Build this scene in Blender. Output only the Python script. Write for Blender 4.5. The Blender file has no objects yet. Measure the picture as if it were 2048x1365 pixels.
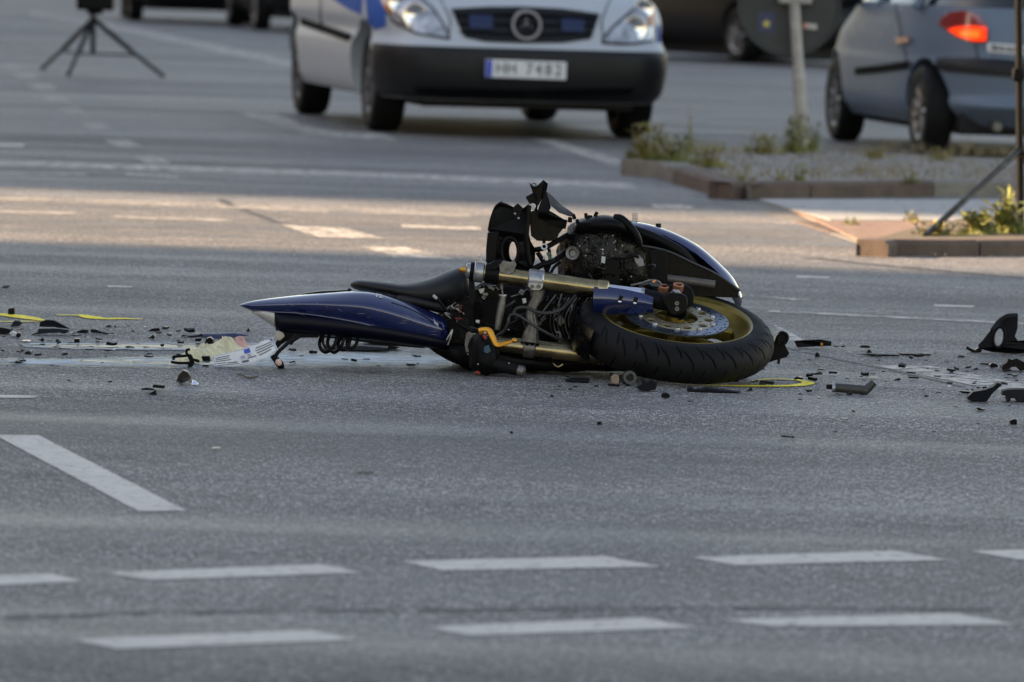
import bpy, bmesh, math, random
from mathutils import Vector, Matrix, noise
from mathutils.geometry import tessellate_polygon
from mathutils.bvhtree import BVHTree
R = math.radians
random.seed(7)
scene = bpy.context.scene
col = scene.collection

# ------------------------------------------------------------------ camera
F = 12000.0            # focal length in pixels of the 2048 px wide photograph
CAM_H = 1.3
PITCH = math.atan(807.5 / F)
ROLL = R(1.8)
fw = Vector((0, math.cos(PITCH), -math.sin(PITCH)))
r0 = Vector((1, 0, 0)); u0 = r0.cross(fw)
cr = r0 * math.cos(ROLL) + u0 * math.sin(ROLL)
cu = -r0 * math.sin(ROLL) + u0 * math.cos(ROLL)
CAM = Vector((0, 0, CAM_H))
cam = bpy.data.cameras.new('camera')
cam.sensor_width = 36.0
cam.lens = F / 2048 * 36.0
cam.clip_start = 0.1; cam.clip_end = 3000
cam.dof.use_dof = True
cam.dof.focus_distance = 17.85
cam.dof.aperture_fstop = 6.2
cam_o = bpy.data.objects.new('camera', cam); col.objects.link(cam_o)
cam_o.matrix_world = Matrix.Translation(CAM) @ Matrix((cr, cu, -fw)).transposed().to_4x4()
scene.camera = cam_o

# ------------------------------------------------------------------ light
SUN_EL = R(18.0)
SUN_DIR = Vector((-math.cos(SUN_EL), 0.03, math.sin(SUN_EL)))      # towards the sun: low, from the left
world = bpy.data.worlds.new('World'); scene.world = world
world.use_nodes = True
wn = world.node_tree.nodes; wl = world.node_tree.links
sky = wn.new('ShaderNodeTexSky'); sky.sky_type = 'NISHITA'; sky.sun_disc = False
sky.sun_elevation = SUN_EL; sky.sun_rotation = math.atan2(SUN_DIR.x, SUN_DIR.y)
sky.air_density = 1.0; sky.dust_density = 0.5; sky.ozone_density = 1.0
wl.new(sky.outputs[0], wn['Background'].inputs[0])
wn['Background'].inputs[1].default_value = 0.10
sun = bpy.data.lights.new('sun', 'SUN'); sun.energy = 5.0; sun.angle = R(0.8); sun.color = (1.0, 0.86, 0.66)
sun_o = bpy.data.objects.new('sun', sun); col.objects.link(sun_o)
sun_o.rotation_euler = SUN_DIR.to_track_quat('Z', 'Y').to_euler()
sun_o.location = (-20, 20, 20)
vs = scene.view_settings
vs.view_transform = 'Standard'; vs.look = 'None'; vs.gamma = 1.0; vs.exposure = 2.14
vs.use_white_balance = True; vs.white_balance_temperature = 8800; vs.white_balance_tint = 20
scene.cycles.max_bounces = 6

# ------------------------------------------------------------------ helpers
def ray(px, py):
    return fw + cr * ((px - 1024) / F) - cu * ((py - 682.5) / F)
def G(px, py, z=0.0):                     # the point of the level z seen at a pixel
    d = ray(px, py)
    return CAM + d * ((z - CAM_H) / d.z)
def P(px, py, Y):                         # the point seen at a pixel, Y metres away
    d = ray(px, py)
    return CAM + d * (Y / d.y)
def lerp(a, b, t): return a + (b - a) * t
def interp(xs, x):                        # piecewise linear table [(x, v...)]
    if x <= xs[0][0]: return xs[0][1:]
    for a, b in zip(xs, xs[1:]):
        if x <= b[0]:
            t = (x - a[0]) / (b[0] - a[0])
            return tuple(lerp(p, q, t) for p, q in zip(a[1:], b[1:]))
    return xs[-1][1:]
def smooth_poly(pts, n):                  # Catmull-Rom through points (tuples or Vectors)
    pts = [Vector(p) for p in pts]
    out = []
    for i in range(len(pts) - 1):
        p0 = pts[max(i - 1, 0)]; p1 = pts[i]; p2 = pts[i + 1]; p3 = pts[min(i + 2, len(pts) - 1)]
        for k in range(n):
            t = k / n
            out.append(0.5 * (2 * p1 + (p2 - p0) * t + (2 * p0 - 5 * p1 + 4 * p2 - p3) * t * t + (3 * p1 - p0 - 3 * p2 + p3) * t ** 3))
    out.append(pts[-1]); return out
def frame(n):
    n = n.normalized()
    a = Vector((0, 0, 1)) if abs(n.z) < 0.9 else Vector((1, 0, 0))
    x = a.cross(n).normalized(); return x, n.cross(x), n

class MB:
    def __init__(s): s.v = []; s.f = []
    def add(s, vs_, fs):
        o = len(s.v); s.v += [Vector(p) for p in vs_]; s.f += [tuple(i + o for i in f) for f in fs]; return s
    def box(s, c, sz, M=None, taper=1.0):
        c = Vector(c); M = M or Matrix.Identity(3); vv = []
        for z in (-1, 1):
            for x, y in ((-1, -1), (1, -1), (1, 1), (-1, 1)):
                k = taper if z > 0 else 1.0
                vv.append(c + M @ Vector((x * sz[0] / 2 * k, y * sz[1] / 2 * k, z * sz[2] / 2)))
        return s.add(vv, [(3, 2, 1, 0), (4, 5, 6, 7), (0, 1, 5, 4), (1, 2, 6, 5), (2, 3, 7, 6), (3, 0, 4, 7)])
    def loft(s, rings, cap=True):
        n = len(rings[0]); vv = [p for r in rings for p in r]; ff = []
        for i in range(len(rings) - 1):
            for j in range(n):
                k = (j + 1) % n
                ff.append((i * n + j, i * n + k, (i + 1) * n + k, (i + 1) * n + j))
        if cap:
            ff.append(tuple(range(n - 1, -1, -1))); ff.append(tuple((len(rings) - 1) * n + j for j in range(n)))
        return s.add(vv, ff)
    def tube(s, pts, r, n=10, cap=True):
        pts = [Vector(p) for p in pts]; rings = []
        rr = r if isinstance(r, (list, tuple)) else [r] * len(pts)
        t = (pts[1] - pts[0]).normalized(); x, y, _ = frame(t)
        for i, p in enumerate(pts):
            t = (pts[min(i + 1, len(pts) - 1)] - pts[max(i - 1, 0)]).normalized()
            x = (x - t * x.dot(t)).normalized(); y = t.cross(x)
            rings.append([p + (x * math.cos(a) + y * math.sin(a)) * rr[i] for a in [2 * math.pi * k / n for k in range(n)]])
        return s.loft(rings, cap)
    def lathe(s, c, axis, prof, n=48, closed=False, xdir=None):
        c = Vector(c); x, y, z = frame(Vector(axis)); rings = []
        pr = prof + [prof[0]] if closed else prof
        for k in range(n):
            a = 2 * math.pi * k / n; d = x * math.cos(a) + y * math.sin(a)
            rings.append([c + d * q[0] + z * q[1] for q in pr])
        m = len(pr); vv = [p for r_ in rings for p in r_]; ff = []
        for k in range(n):
            k2 = (k + 1) % n
            for j in range(m - 1):
                ff.append((k * m + j, k2 * m + j, k2 * m + j + 1, k * m + j + 1))
        return s.add(vv, ff)
    def sphere(s, c, rad, n=12, M=None):
        c = Vector(c); M = M or Matrix.Identity(3)
        rad = rad if isinstance(rad, (tuple, list)) else (rad,) * 3
        rings = []
        for i in range(n // 2 + 1):
            th = math.pi * (0.02 + 0.96 * i / (n // 2))
            rings.append([c + M @ Vector((rad[0] * math.sin(th) * math.cos(a), rad[1] * math.sin(th) * math.sin(a), rad[2] * math.cos(th))) for a in [-2 * math.pi * k / n for k in range(n)]])
        return s.loft(rings)
    def grid(s, rows, thick=None):         # rows of points; thick = vector or function(point)->vector for a solid sheet
        n = len(rows[0]); m = len(rows)
        vv = [Vector(p) for r_ in rows for p in r_]
        ff = [(i * n + j, i * n + j + 1, (i + 1) * n + j + 1, (i + 1) * n + j) for i in range(m - 1) for j in range(n - 1)]
        if thick is None: return s.add(vv, ff)
        t = thick if callable(thick) else (lambda p: thick)
        N = len(vv); vv = vv + [p + t(p) for p in vv]
        ff2 = ff + [tuple(reversed([a + N for a in f])) for f in ff]
        edge = [j for j in range(n)] + [i * n + n - 1 for i in range(1, m)] + [(m - 1) * n + j for j in range(n - 2, -1, -1)] + [i * n for i in range(m - 2, 0, -1)]
        for a, b in zip(edge, edge[1:] + edge[:1]): ff2.append((b, a, a + N, b + N))
        return s.add(vv, ff2)
    def plate(s, outer, holes, th):        # flat outline (3D points) with holes, extruded by th
        loops = [[Vector(p) for p in outer]] + [[Vector(p) for p in h] for h in holes]
        tri = tessellate_polygon(loops); vv = [p for l in loops for p in l]; N = len(vv)
        ff = [tuple(t) for t in tri] + [tuple(i + N for i in reversed(t)) for t in tri]
        o = 0
        for l in loops:
            for i in range(len(l)): ff.append((o + i, o + (i + 1) % len(l), o + (i + 1) % len(l) + N, o + i + N))
            o += len(l)
        return s.add(vv + [p + th for p in vv], ff)
    def build(s, name, mt, parent=None, ang=35, bevel=0, origin=None, seg=2):
        me = bpy.data.meshes.new(name)
        off = Vector((0, 0, 0))
        if parent is not None:
            q = parent
            while q.parent: q = q.parent
            off = Vector(q.location)
        elif origin is not None: off = Vector(origin)
        me.from_pydata([p - off for p in s.v], [], s.f)
        bm = bmesh.new(); bm.from_mesh(me); bmesh.ops.recalc_face_normals(bm, faces=bm.faces[:]); bm.to_mesh(me); bm.free()
        me.materials.append(mt)
        me.polygons.foreach_set('use_smooth', [True] * len(me.polygons))
        me.set_sharp_from_angle(angle=R(ang))
        o = bpy.data.objects.new(name, me); col.objects.link(o)
        if parent is not None: o.parent = parent
        elif origin is not None: o.location = off
        if bevel:
            b = o.modifiers.new('bevel', 'BEVEL'); b.width = bevel; b.segments = seg; b.limit_method = 'ANGLE'; b.angle_limit = R(40)
            b.harden_normals = False
        return o
def empty(name, loc):
    o = bpy.data.objects.new(name, None); o.location = loc; o.empty_display_size = 0.1; col.objects.link(o); return o
def tag(o, label=None, cat=None, group=None, kind=None):
    for k, v_ in (('label', label), ('category', cat), ('group', group), ('kind', kind)):
        if v_: o[k] = v_
    return o

# ------------------------------------------------------------------ materials
def mat(name, c, rough=0.5, metal=0.0, var=0.0, vs_=12.0, bump=0.0, bs=150.0, coat=0.0, c2=None, spec=0.5, rvar=0.0, emit=None, trans=0.0, det=6.0):
    m = bpy.data.materials.new(name); m.use_nodes = True
    N = m.node_tree.nodes; L = m.node_tree.links; b = N['Principled BSDF']
    b.inputs['Base Color'].default_value = (*c, 1); b.inputs['Roughness'].default_value = rough
    b.inputs['Metallic'].default_value = metal; b.inputs['Coat Weight'].default_value = coat
    b.inputs['Coat Roughness'].default_value = 0.06; b.inputs['Specular IOR Level'].default_value = spec
    b.inputs['Transmission Weight'].default_value = trans
    tc = N.new('ShaderNodeTexCoord')
    if var or rvar:
        nz = N.new('ShaderNodeTexNoise'); nz.inputs['Scale'].default_value = vs_; nz.inputs['Detail'].default_value = det; nz.inputs['Roughness'].default_value = 0.65
        L.new(tc.outputs['Object'], nz.inputs['Vector'])
        if var:
            rp = N.new('ShaderNodeValToRGB'); rp.color_ramp.elements[0].position = 0.3; rp.color_ramp.elements[1].position = 0.72
            a = c2 or tuple(x * (1 - var) for x in c)
            rp.color_ramp.elements[0].color = (*a, 1); rp.color_ramp.elements[1].color = (*[min(1, x * (1 + (0 if c2 else var))) for x in c], 1)
            L.new(nz.outputs[0], rp.inputs[0]); L.new(rp.outputs[0], b.inputs['Base Color'])
        if rvar:
            mr = N.new('ShaderNodeMapRange'); mr.inputs[1].default_value = 0.3; mr.inputs[2].default_value = 0.7
            mr.inputs[3].default_value = max(0.02, rough - rvar); mr.inputs[4].default_value = min(1, rough + rvar)
            L.new(nz.outputs[0], mr.inputs[0]); L.new(mr.outputs[0], b.inputs['Roughness'])
    if bump:
        n2 = N.new('ShaderNodeTexNoise'); n2.inputs['Scale'].default_value = bs; n2.inputs['Detail'].default_value = 4
        L.new(tc.outputs['Object'], n2.inputs['Vector'])
        bp = N.new('ShaderNodeBump'); bp.inputs['Strength'].default_value = bump; bp.inputs['Distance'].default_value = 0.003
        L.new(n2.outputs[0], bp.inputs['Height']); L.new(bp.outputs[0], b.inputs['Normal'])
    if emit:
        b.inputs['Emission Color'].default_value = (*emit[0], 1); b.inputs['Emission Strength'].default_value = emit[1]
    return m

def asphalt(name, dark, light, tint=(1.05, 1.0, 0.955)):
    m = bpy.data.materials.new(name); m.use_nodes = True
    N = m.node_tree.nodes; L = m.node_tree.links; b = N['Principled BSDF']
    tc = N.new('ShaderNodeTexCoord')
    vo = N.new('ShaderNodeTexVoronoi'); vo.inputs['Scale'].default_value = 120; L.new(tc.outputs['Object'], vo.inputs['Vector'])
    sep = N.new('ShaderNodeSeparateColor'); L.new(vo.outputs['Color'], sep.inputs[0])
    rp = N.new('ShaderNodeValToRGB'); e = rp.color_ramp.elements
    e[0].position = 0.0; e[0].color = (*[dark * 0.5 * t for t in tint], 1)
    e[1].position = 1.0; e[1].color = (*[light * 2.4 * t for t in tint], 1)
    q = e.new(0.5); q.color = (*[lerp(dark, light, .5) * t for t in tint], 1)
    q = e.new(0.8); q.color = (*[light * 1.2 * t for t in tint], 1)
    L.new(sep.outputs[0], rp.inputs[0])
    def nz(scale, det, vec=None, sx=1.0, sy=1.0):
        n = N.new('ShaderNodeTexNoise'); n.inputs['Scale'].default_value = scale; n.inputs['Detail'].default_value = det
        mp = N.new('ShaderNodeMapping'); mp.inputs['Scale'].default_value = (sx, sy, 1)
        L.new(tc.outputs['Object'], mp.inputs[0]); L.new(mp.outputs[0], n.inputs['Vector']); return n
    big = nz(0.55, 6, sx=0.45); mid = nz(5.0, 5, sx=0.5)
    def ramp(n, lo, hi, a=0.3, z=0.7):
        mr = N.new('ShaderNodeMapRange'); mr.inputs[1].default_value = a; mr.inputs[2].default_value = z
        mr.inputs[3].default_value = lo; mr.inputs[4].default_value = hi; L.new(n.outputs[0], mr.inputs[0]); return mr
    fine = nz(1.0, 1.5, sx=210.0, sy=21.0); r3 = ramp(fine, 0.22, 1.85, .28, .72)
    band = nz(1.0, 5, sx=.13, sy=1.5); r4 = ramp(band, 0.74, 1.27)
    mb = N.new('ShaderNodeMath'); mb.operation = 'MULTIPLY'; L.new(r3.outputs[0], mb.inputs[0]); L.new(r4.outputs[0], mb.inputs[1]); r3 = mb
    r1 = ramp(big, 0.62, 1.36); r2 = ramp(mid, 0.80, 1.20)
    mu = N.new('ShaderNodeMath'); mu.operation = 'MULTIPLY'; L.new(r1.outputs[0], mu.inputs[0]); L.new(r2.outputs[0], mu.inputs[1])
    m3 = N.new('ShaderNodeMath'); m3.operation = 'MULTIPLY'; L.new(mu.outputs[0], m3.inputs[0]); L.new(r3.outputs[0], m3.inputs[1]); mu = m3
    mx = N.new('ShaderNodeVectorMath'); mx.operation = 'SCALE'; L.new(rp.outputs[0], mx.inputs[0]); L.new(mu.outputs[0], mx.inputs['Scale'])
    L.new(mx.outputs[0], b.inputs['Base Color'])
    rr = ramp(band, 0.42, 0.78); L.new(rr.outputs[0], b.inputs['Roughness'])
    b.inputs['Specular IOR Level'].default_value = 0.28
    bp = N.new('ShaderNodeBump'); bp.inputs['Strength'].default_value = 0.5; bp.inputs['Distance'].default_value = 0.004
    L.new(vo.outputs['Distance'], bp.inputs['Height']); L.new(bp.outputs[0], b.inputs['Normal'])
    return m

M_ROAD = asphalt('asphalt', 0.072, 0.125)
M_TAR = mat('tar', (0.02, 0.02, 0.022), 0.6, var=.4, bump=.3)
def worn(name, c, lo=0.40, hi=0.47, scale=26.0, rough=0.65):            # road paint with worn-through specks of asphalt
    m = mat(name, c, rough, var=.12, vs_=6, bump=.35, bs=220)
    N = m.node_tree.nodes; L = m.node_tree.links; b = N['Principled BSDF']
    tc = N.new('ShaderNodeTexCoord'); n = N.new('ShaderNodeTexNoise'); n.inputs['Scale'].default_value = scale; n.inputs['Detail'].default_value = 9; n.inputs['Roughness'].default_value = .75
    L.new(tc.outputs['Object'], n.inputs['Vector'])
    mr = N.new('ShaderNodeMapRange'); mr.inputs[1].default_value = lo; mr.inputs[2].default_value = hi; L.new(n.outputs[0], mr.inputs[0])
    at = N.new('ShaderNodeAttribute'); at.attribute_name = 'edge'
    m2 = N.new('ShaderNodeMapRange'); m2.inputs[3].default_value = -.5; m2.inputs[4].default_value = 0.0; L.new(at.outputs['Fac'], m2.inputs[0])
    n3 = N.new('ShaderNodeTexNoise'); n3.inputs['Scale'].default_value = 34; n3.inputs['Detail'].default_value = 7; L.new(tc.outputs['Object'], n3.inputs['Vector'])
    ad = N.new('ShaderNodeMath'); ad.operation = 'ADD'; L.new(n3.outputs[0], ad.inputs[0]); L.new(m2.outputs[0], ad.inputs[1])
    m4 = N.new('ShaderNodeMapRange'); m4.inputs[1].default_value = -.05; m4.inputs[2].default_value = .12; L.new(ad.outputs[0], m4.inputs[0])
    mu = N.new('ShaderNodeMath'); mu.operation = 'MULTIPLY'; L.new(mr.outputs[0], mu.inputs[0]); L.new(m4.outputs[0], mu.inputs[1])
    L.new(mu.outputs[0], b.inputs['Alpha']); return m
def edge_attr(o, vals):
    a = o.data.attributes.new('edge', 'FLOAT', 'POINT'); a.data.foreach_set('value', vals)
M_PAINT = worn('road_paint', (0.52, 0.485, 0.435), .33, .45)
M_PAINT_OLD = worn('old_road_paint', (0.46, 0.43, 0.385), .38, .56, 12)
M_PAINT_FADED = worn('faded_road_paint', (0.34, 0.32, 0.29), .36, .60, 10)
M_YELLOW = worn('yellow_spray', (1.0, 0.72, 0.010), .28, .50, 45)
M_BLACKP = mat('black_plastic', (0.0045, 0.0045, 0.005), 0.45, var=.3, bump=.15, bs=300, rvar=.12, spec=.10)
M_BLACKG = mat('black_gloss', (0.0025, 0.0025, 0.003), 0.25, rvar=.1, vs_=30, spec=.15)
M_BLUE = mat('blue_paint', (0.0035, 0.012, 0.075), 0.2, metal=0.2, var=.25, coat=1.0, rvar=.06, vs_=18)
M_BLUED = mat('dark_shaded_blue', (0.0015, 0.002, 0.008), 0.35, rvar=.1, spec=.15)  # near-black blue: underside's shade put into the colour, also used for dark trim
M_GOLDF = mat('fork_gold', (0.34, 0.265, 0.15), 0.26, metal=1.0, var=.35, vs_=14, rvar=.12, bump=.05, bs=60)
M_GOLDW = mat('wheel_gold', (0.20, 0.145, 0.032), 0.36, metal=.8, coat=.1, var=.25, rvar=.1)
M_LEVER = mat('orange_anodised', (0.55, 0.25, 0.04), 0.35, metal=.8, rvar=.1)
M_COPPER = mat('copper', (0.50, 0.20, 0.11), 0.4, metal=.7, var=.3, vs_=60)
M_ALU = mat('scuffed_alloy', (0.36, 0.36, 0.37), 0.38, metal=.85, var=.35, vs_=40, rvar=.15)
M_DALU = mat('dirty_alloy', (0.16, 0.15, 0.14), 0.45, metal=.7, var=.5, vs_=50, rvar=.15)
M_CHROME = mat('chrome', (0.75, 0.78, 0.82), 0.12, metal=1.0)
M_STEEL = mat('disc_steel', (0.17, 0.21, 0.28), 0.25, metal=.9, rvar=.1, vs_=60)
M_CARRIER = mat('disc_carrier', (0.50, 0.45, 0.34), 0.4, metal=.8, var=.2)
M_RUBBER = mat('tyre_rubber', (0.007, 0.007, 0.0075), 0.62, var=.3, vs_=25, bump=.2, bs=250, rvar=.1, spec=.14)
M_SEAT = mat('seat_vinyl', (0.008, 0.008, 0.009), 0.45, var=.25, bump=.2, bs=400, rvar=.08, spec=.3)
M_ENGINE = mat('sooty_engine', (0.005, 0.0045, 0.004), 0.5, metal=.0, var=.7, vs_=30, bump=.6, bs=90, rvar=.25, spec=.12)
M_MELT = mat('melted_black', (0.006, 0.0055, 0.0055), 0.28, metal=.0, var=.6, vs_=40, bump=1.0, bs=120, rvar=.2, spec=.25)
M_HOSE = mat('hose_rubber', (0.025, 0.025, 0.025), 0.45)
M_WIRE = mat('wire_black', (0.005, 0.005, 0.005), 0.4, spec=.12)
M_WHITEP = mat('white_plastic', (0.42, 0.42, 0.41), 0.4)
M_REDP = mat('red_plastic', (0.22, 0.02, 0.012), 0.4)
M_TEAL = mat('teal_plastic', (0.008, 0.05, 0.085), 0.4)
M_GREEN = mat('green_plastic', (0.01, 0.09, 0.05), 0.4)
M_SMOKE = mat('tail_lens', (0.42, 0.40, 0.38), 0.18, var=.2, coat=.6)
M_PLATE = mat('number_plate_white', (0.62, 0.64, 0.66), 0.35, var=.12, vs_=40, bump=.1)
M_CHAR = mat('plate_black', (0.02, 0.02, 0.025), 0.4)
M_EUBLUE = mat('plate_blue', (0.02, 0.07, 0.42), 0.4)
M_CREAM = mat('cream_cloth', (0.66, 0.58, 0.36), 0.85, var=.3, vs_=30, bump=.6, bs=90)
M_PINK = mat('pink_cloth', (0.60, 0.30, 0.24), 0.85, var=.2)
M_SCRAPE = mat('scraped_paint', (0.16, 0.17, 0.20), .6, var=.4, vs_=80)
# ================================================================== the setting
def sheet(pix, z): return [G(x, y, 0) + Vector((0, 0, z)) for x, y in pix]
road = MB()
road.add([(-260, -40, 0), (260, -40, 0), (260, 700, 0), (-260, 700, 0)], [(0, 1, 2, 3)])
ROAD = road.build('road', M_ROAD); tag(ROAD, 'grey asphalt junction with worn white lane markings', 'road', kind='structure')

def marking(pix, name='road_marking', m=None, z=0.0016, sub=True):
    b = MB(); pts = sheet(pix, z)
    b.add(pts, [tuple(range(len(pts)))])
    o = b.build(name, m or M_PAINT, ROAD)
    bm = bmesh.new(); bm.from_mesh(o.data); nb = len(bm.verts)
    bmesh.ops.inset_individual(bm, faces=bm.faces[:], thickness=.008, use_even_offset=True); bm.verts.ensure_lookup_table()
    bmesh.ops.triangulate(bm, faces=bm.faces[:]); n = len(bm.verts); bm.to_mesh(o.data); bm.free()
    edge_attr(o, [0.0 if i < nb else 1.0 for i in range(n)])
    return o
# cycle crossing near the camera: two rows of blocks
for q in ([(-330, 1164), (105, 1149), (165, 1165), (-240, 1182)],
          [(210, 1147), (640, 1130), (725, 1147), (300, 1162)],
          [(800, 1124), (1212, 1114), (1322, 1135), (885, 1143)],
          [(1379, 1116), (1789, 1103), (1902, 1122), (1469, 1132)],
          [(1942, 1104), (2350, 1091), (2465, 1110), (2035, 1121)],
          [(140, 1281), (620, 1262), (720, 1281), (235, 1300)],
          [(845, 1256), (1286, 1237), (1396, 1257), (940, 1273)],
          [(1439, 1241), (1909, 1228), (2036, 1251), (1544, 1255)],
          [(-12, 871), (78, 872), (374, 1023), (276, 1024)],
          [(-150, 783), (-20, 790), (80, 793), (68, 797), (-40, 797), (-160, 792)],
          ):
    marking(q)
# worn markings beyond the wreck
for q in ([(-60, 321), (350, 333), (700, 344), (1264, 367), (1276, 379), (700, 354), (350, 343), (-60, 331)],
          [(250, 347), (360, 353), (358, 357), (252, 351)], [(-40, 344), (172, 348), (172, 351), (-40, 348)],
          [(563, 451), (690, 457), (770, 478), (640, 476)], [(718, 494), (811, 495), (916, 521), (790, 516)],
          [(800, 450), (960, 455), (965, 461), (806, 456)],
          [(60, 22), (222, 47), (444, 94), (640, 135), (640, 146), (444, 105), (222, 57), (60, 31)],
          [(471, 225), (553, 229), (612, 252), (660, 263), (765, 267), (795, 282), (690, 276), (618, 268)],
          [(1053, 276), (1102, 280), (1250, 322), (1230, 333)],
          [(1510, 593), (1600, 599), (1662, 604), (1600, 603)], [(1535, 621), (1760, 632), (2080, 648), (2080, 652), (1760, 636), (1535, 625)],
          [(1300, 408), (1380, 412), (1390, 419), (1310, 416)], [(1548, 650), (1572, 660), (1612, 684), (1560, 684)], [(1741, 731), (1862, 733), (2070, 774), (2300, 820), (2180, 820), (1955, 774)]):
    marking(q, m=M_PAINT_OLD)
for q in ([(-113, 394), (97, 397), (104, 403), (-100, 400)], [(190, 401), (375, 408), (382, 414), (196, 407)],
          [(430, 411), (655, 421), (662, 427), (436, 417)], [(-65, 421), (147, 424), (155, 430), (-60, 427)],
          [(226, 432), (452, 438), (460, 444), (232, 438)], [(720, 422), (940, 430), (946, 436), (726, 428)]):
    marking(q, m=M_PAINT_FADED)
for q in ([(1866, 610), (1950, 613), (1946, 616), (1870, 614)], [(1590, 552), (1662, 555), (1656, 558), (1594, 556)],
          [(212, 572), (268, 574), (262, 576), (216, 575)], [(-30, 288), (50, 290), (46, 294), (-30, 292)]):
    marking(q)
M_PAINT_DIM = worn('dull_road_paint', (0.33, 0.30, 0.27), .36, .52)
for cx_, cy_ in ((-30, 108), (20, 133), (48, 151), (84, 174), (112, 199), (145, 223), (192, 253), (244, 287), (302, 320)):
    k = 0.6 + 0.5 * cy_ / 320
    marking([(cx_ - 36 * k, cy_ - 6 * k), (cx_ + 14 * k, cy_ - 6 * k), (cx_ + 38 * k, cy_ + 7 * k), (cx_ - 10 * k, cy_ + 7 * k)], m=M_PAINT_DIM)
# yellow survey spray
def stroke(pts, w, name='yellow_spray_mark'):
    pts = smooth_poly([G(*p) for p in pts], 8); b = MB(); rows = []
    for i, p in enumerate(pts):
        t = (pts[min(i + 1, len(pts) - 1)] - pts[max(i - 1, 0)]); n = Vector((-t.y, t.x, 0)).normalized()
        ww = w * (0.8 + 0.5 * noise.noise(p * 4)) * min(1, 0.3 + 3 * min(i, len(pts) - 1 - i) / len(pts))
        rows.append([p + n * ww + Vector((0, 0, .0030)), p - n * ww + Vector((0, 0, .0030))])
    b.grid(rows); o = b.build(name, M_YELLOW, ROAD); edge_attr(o, [1.0] * len(o.data.vertices)); return o
stroke([(1335, 769), (1440, 773), (1530, 774), (1590, 773), (1616, 768), (1596, 762), (1550, 760), (1515, 762)], .028)
stroke([(-30, 628), (10, 631), (45, 636), (86, 643)], .05)
stroke([(-30, 645), (20, 645), (84, 644)], .018)
stroke([(160, 631), (178, 635), (200, 639), (245, 639), (285, 640)], .038)
stroke([(112, 632), (140, 632), (160, 633)], .02)
# tar-filled joints
def seam(pts, w, m=M_TAR, name='tar_joint'):
    pts = smooth_poly([G(*p) for p in pts], 10); b = MB(); rows = []
    for i, p in enumerate(pts):
        t = (pts[min(i + 1, len(pts) - 1)] - pts[max(i - 1, 0)]); n = Vector((-t.y, t.x, 0)).normalized()
        ww = w * (0.6 + 0.9 * abs(noise.noise(Vector((p.x * 5, p.y * 5, 1)))))
        rows.append([p + n * ww + Vector((0, 0, .0010)), p - n * ww + Vector((0, 0, .0010))])
    b.grid(rows); o = b.build(name, m, ROAD); edge_attr(o, [1.0] * len(o.data.vertices)); return o
M_SEAM = worn('old_joint_filler', (0.035, 0.035, 0.037), .44, .52, 9)
seam([(-100, 1240), (400, 1226), (1024, 1220), (1500, 1217), (2150, 1221)], .035, M_SEAM)
seam([(1550, 692), (1640, 712), (1740, 733), (1850, 757), (1960, 783)], .012, M_SEAM)
seam([(440, 398), (470, 415), (530, 436), (556, 447)], .03, M_SEAM)
seam([(1620, 516), (1780, 533), (2080, 560)], .06, M_SEAM)

# spilled coolant and oil trails under the wreck
def spill_mat(name, base, rough, lo, hi, scale):
    m = mat(name, base, rough, spec=.5)
    N = m.node_tree.nodes; L = m.node_tree.links; b = N['Principled BSDF']
    tc = N.new('ShaderNodeTexCoord'); mp = N.new('ShaderNodeMapping'); mp.inputs['Scale'].default_value = (.45, 1.3, 1)
    L.new(tc.outputs['Object'], mp.inputs[0])
    n = N.new('ShaderNodeTexNoise'); n.inputs['Scale'].default_value = scale; n.inputs['Detail'].default_value = 8; n.inputs['Roughness'].default_value = .7
    L.new(mp.outputs[0], n.inputs['Vector'])
    mr = N.new('ShaderNodeMapRange'); mr.inputs[1].default_value = lo; mr.inputs[2].default_value = hi; L.new(n.outputs[0], mr.inputs[0])
    at = N.new('ShaderNodeAttribute'); at.attribute_name = 'edge'
    mu = N.new('ShaderNodeMath'); mu.operation = 'MULTIPLY'; L.new(mr.outputs[0], mu.inputs[0]); L.new(at.outputs['Fac'], mu.inputs[1])
    L.new(mu.outputs[0], b.inputs['Alpha']); return m
M_WET = spill_mat('wet_coolant', (0.10, 0.12, 0.13), 0.3, .34, .55, 7)
M_RESIDUE_SHEEN = spill_mat('dried_foam_sheen', (0.38, 0.46, 0.51), 0.6, .36, .54, 18)  # pale residue, with the wet trail's sky reflection put into its blue-white
M_OIL = spill_mat('brown_oil', (0.055, 0.045, 0.035), 0.3, .36, .55, 9)
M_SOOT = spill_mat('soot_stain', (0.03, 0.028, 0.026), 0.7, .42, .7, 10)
def spill(top, bot, m, z, name):
    b = MB(); rows = []; n = 60
    for i in range(n + 1):
        t = i / n; x = lerp(top[0][0], top[-1][0], t)
        y1 = interp(top, x)[0] + 1.6 * noise.noise(Vector((x * .05, 0, z * 2900))); y2 = interp(bot, x)[0] + 1.6 * noise.noise(Vector((x * .05, 9, z * 2900)))
        rows.append([G(x, lerp(y1, y2, k / 6)) + Vector((0, 0, z)) for k in range(7)])
    b.grid(rows); o = b.build(name, m, ROAD)
    edge_attr(o, [min(1, min(i, n - i) / 6) * (0, .55, 1, 1, 1, .55, 0)[k] for i in range(n + 1) for k in range(7)]); return o
spill([(-40, 716), (150, 718), (400, 708), (560, 700), (760, 704), (945, 712)], [(-40, 734), (200, 737), (430, 741), (560, 741), (700, 738), (945, 742)], M_WET, .0020, 'coolant_spill')
spill([(-40, 718), (150, 719), (400, 712), (560, 704), (760, 706), (945, 714)], [(-40, 731), (200, 735), (430, 739), (560, 739), (700, 736), (945, 738)], M_RESIDUE_SHEEN, .0028, 'foam_residue_sheen')
spill([(140, 722), (300, 722), (430, 722), (540, 720)], [(140, 727), (300, 733), (430, 734), (540, 726)], M_OIL, .0036, 'oil_trail')
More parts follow.
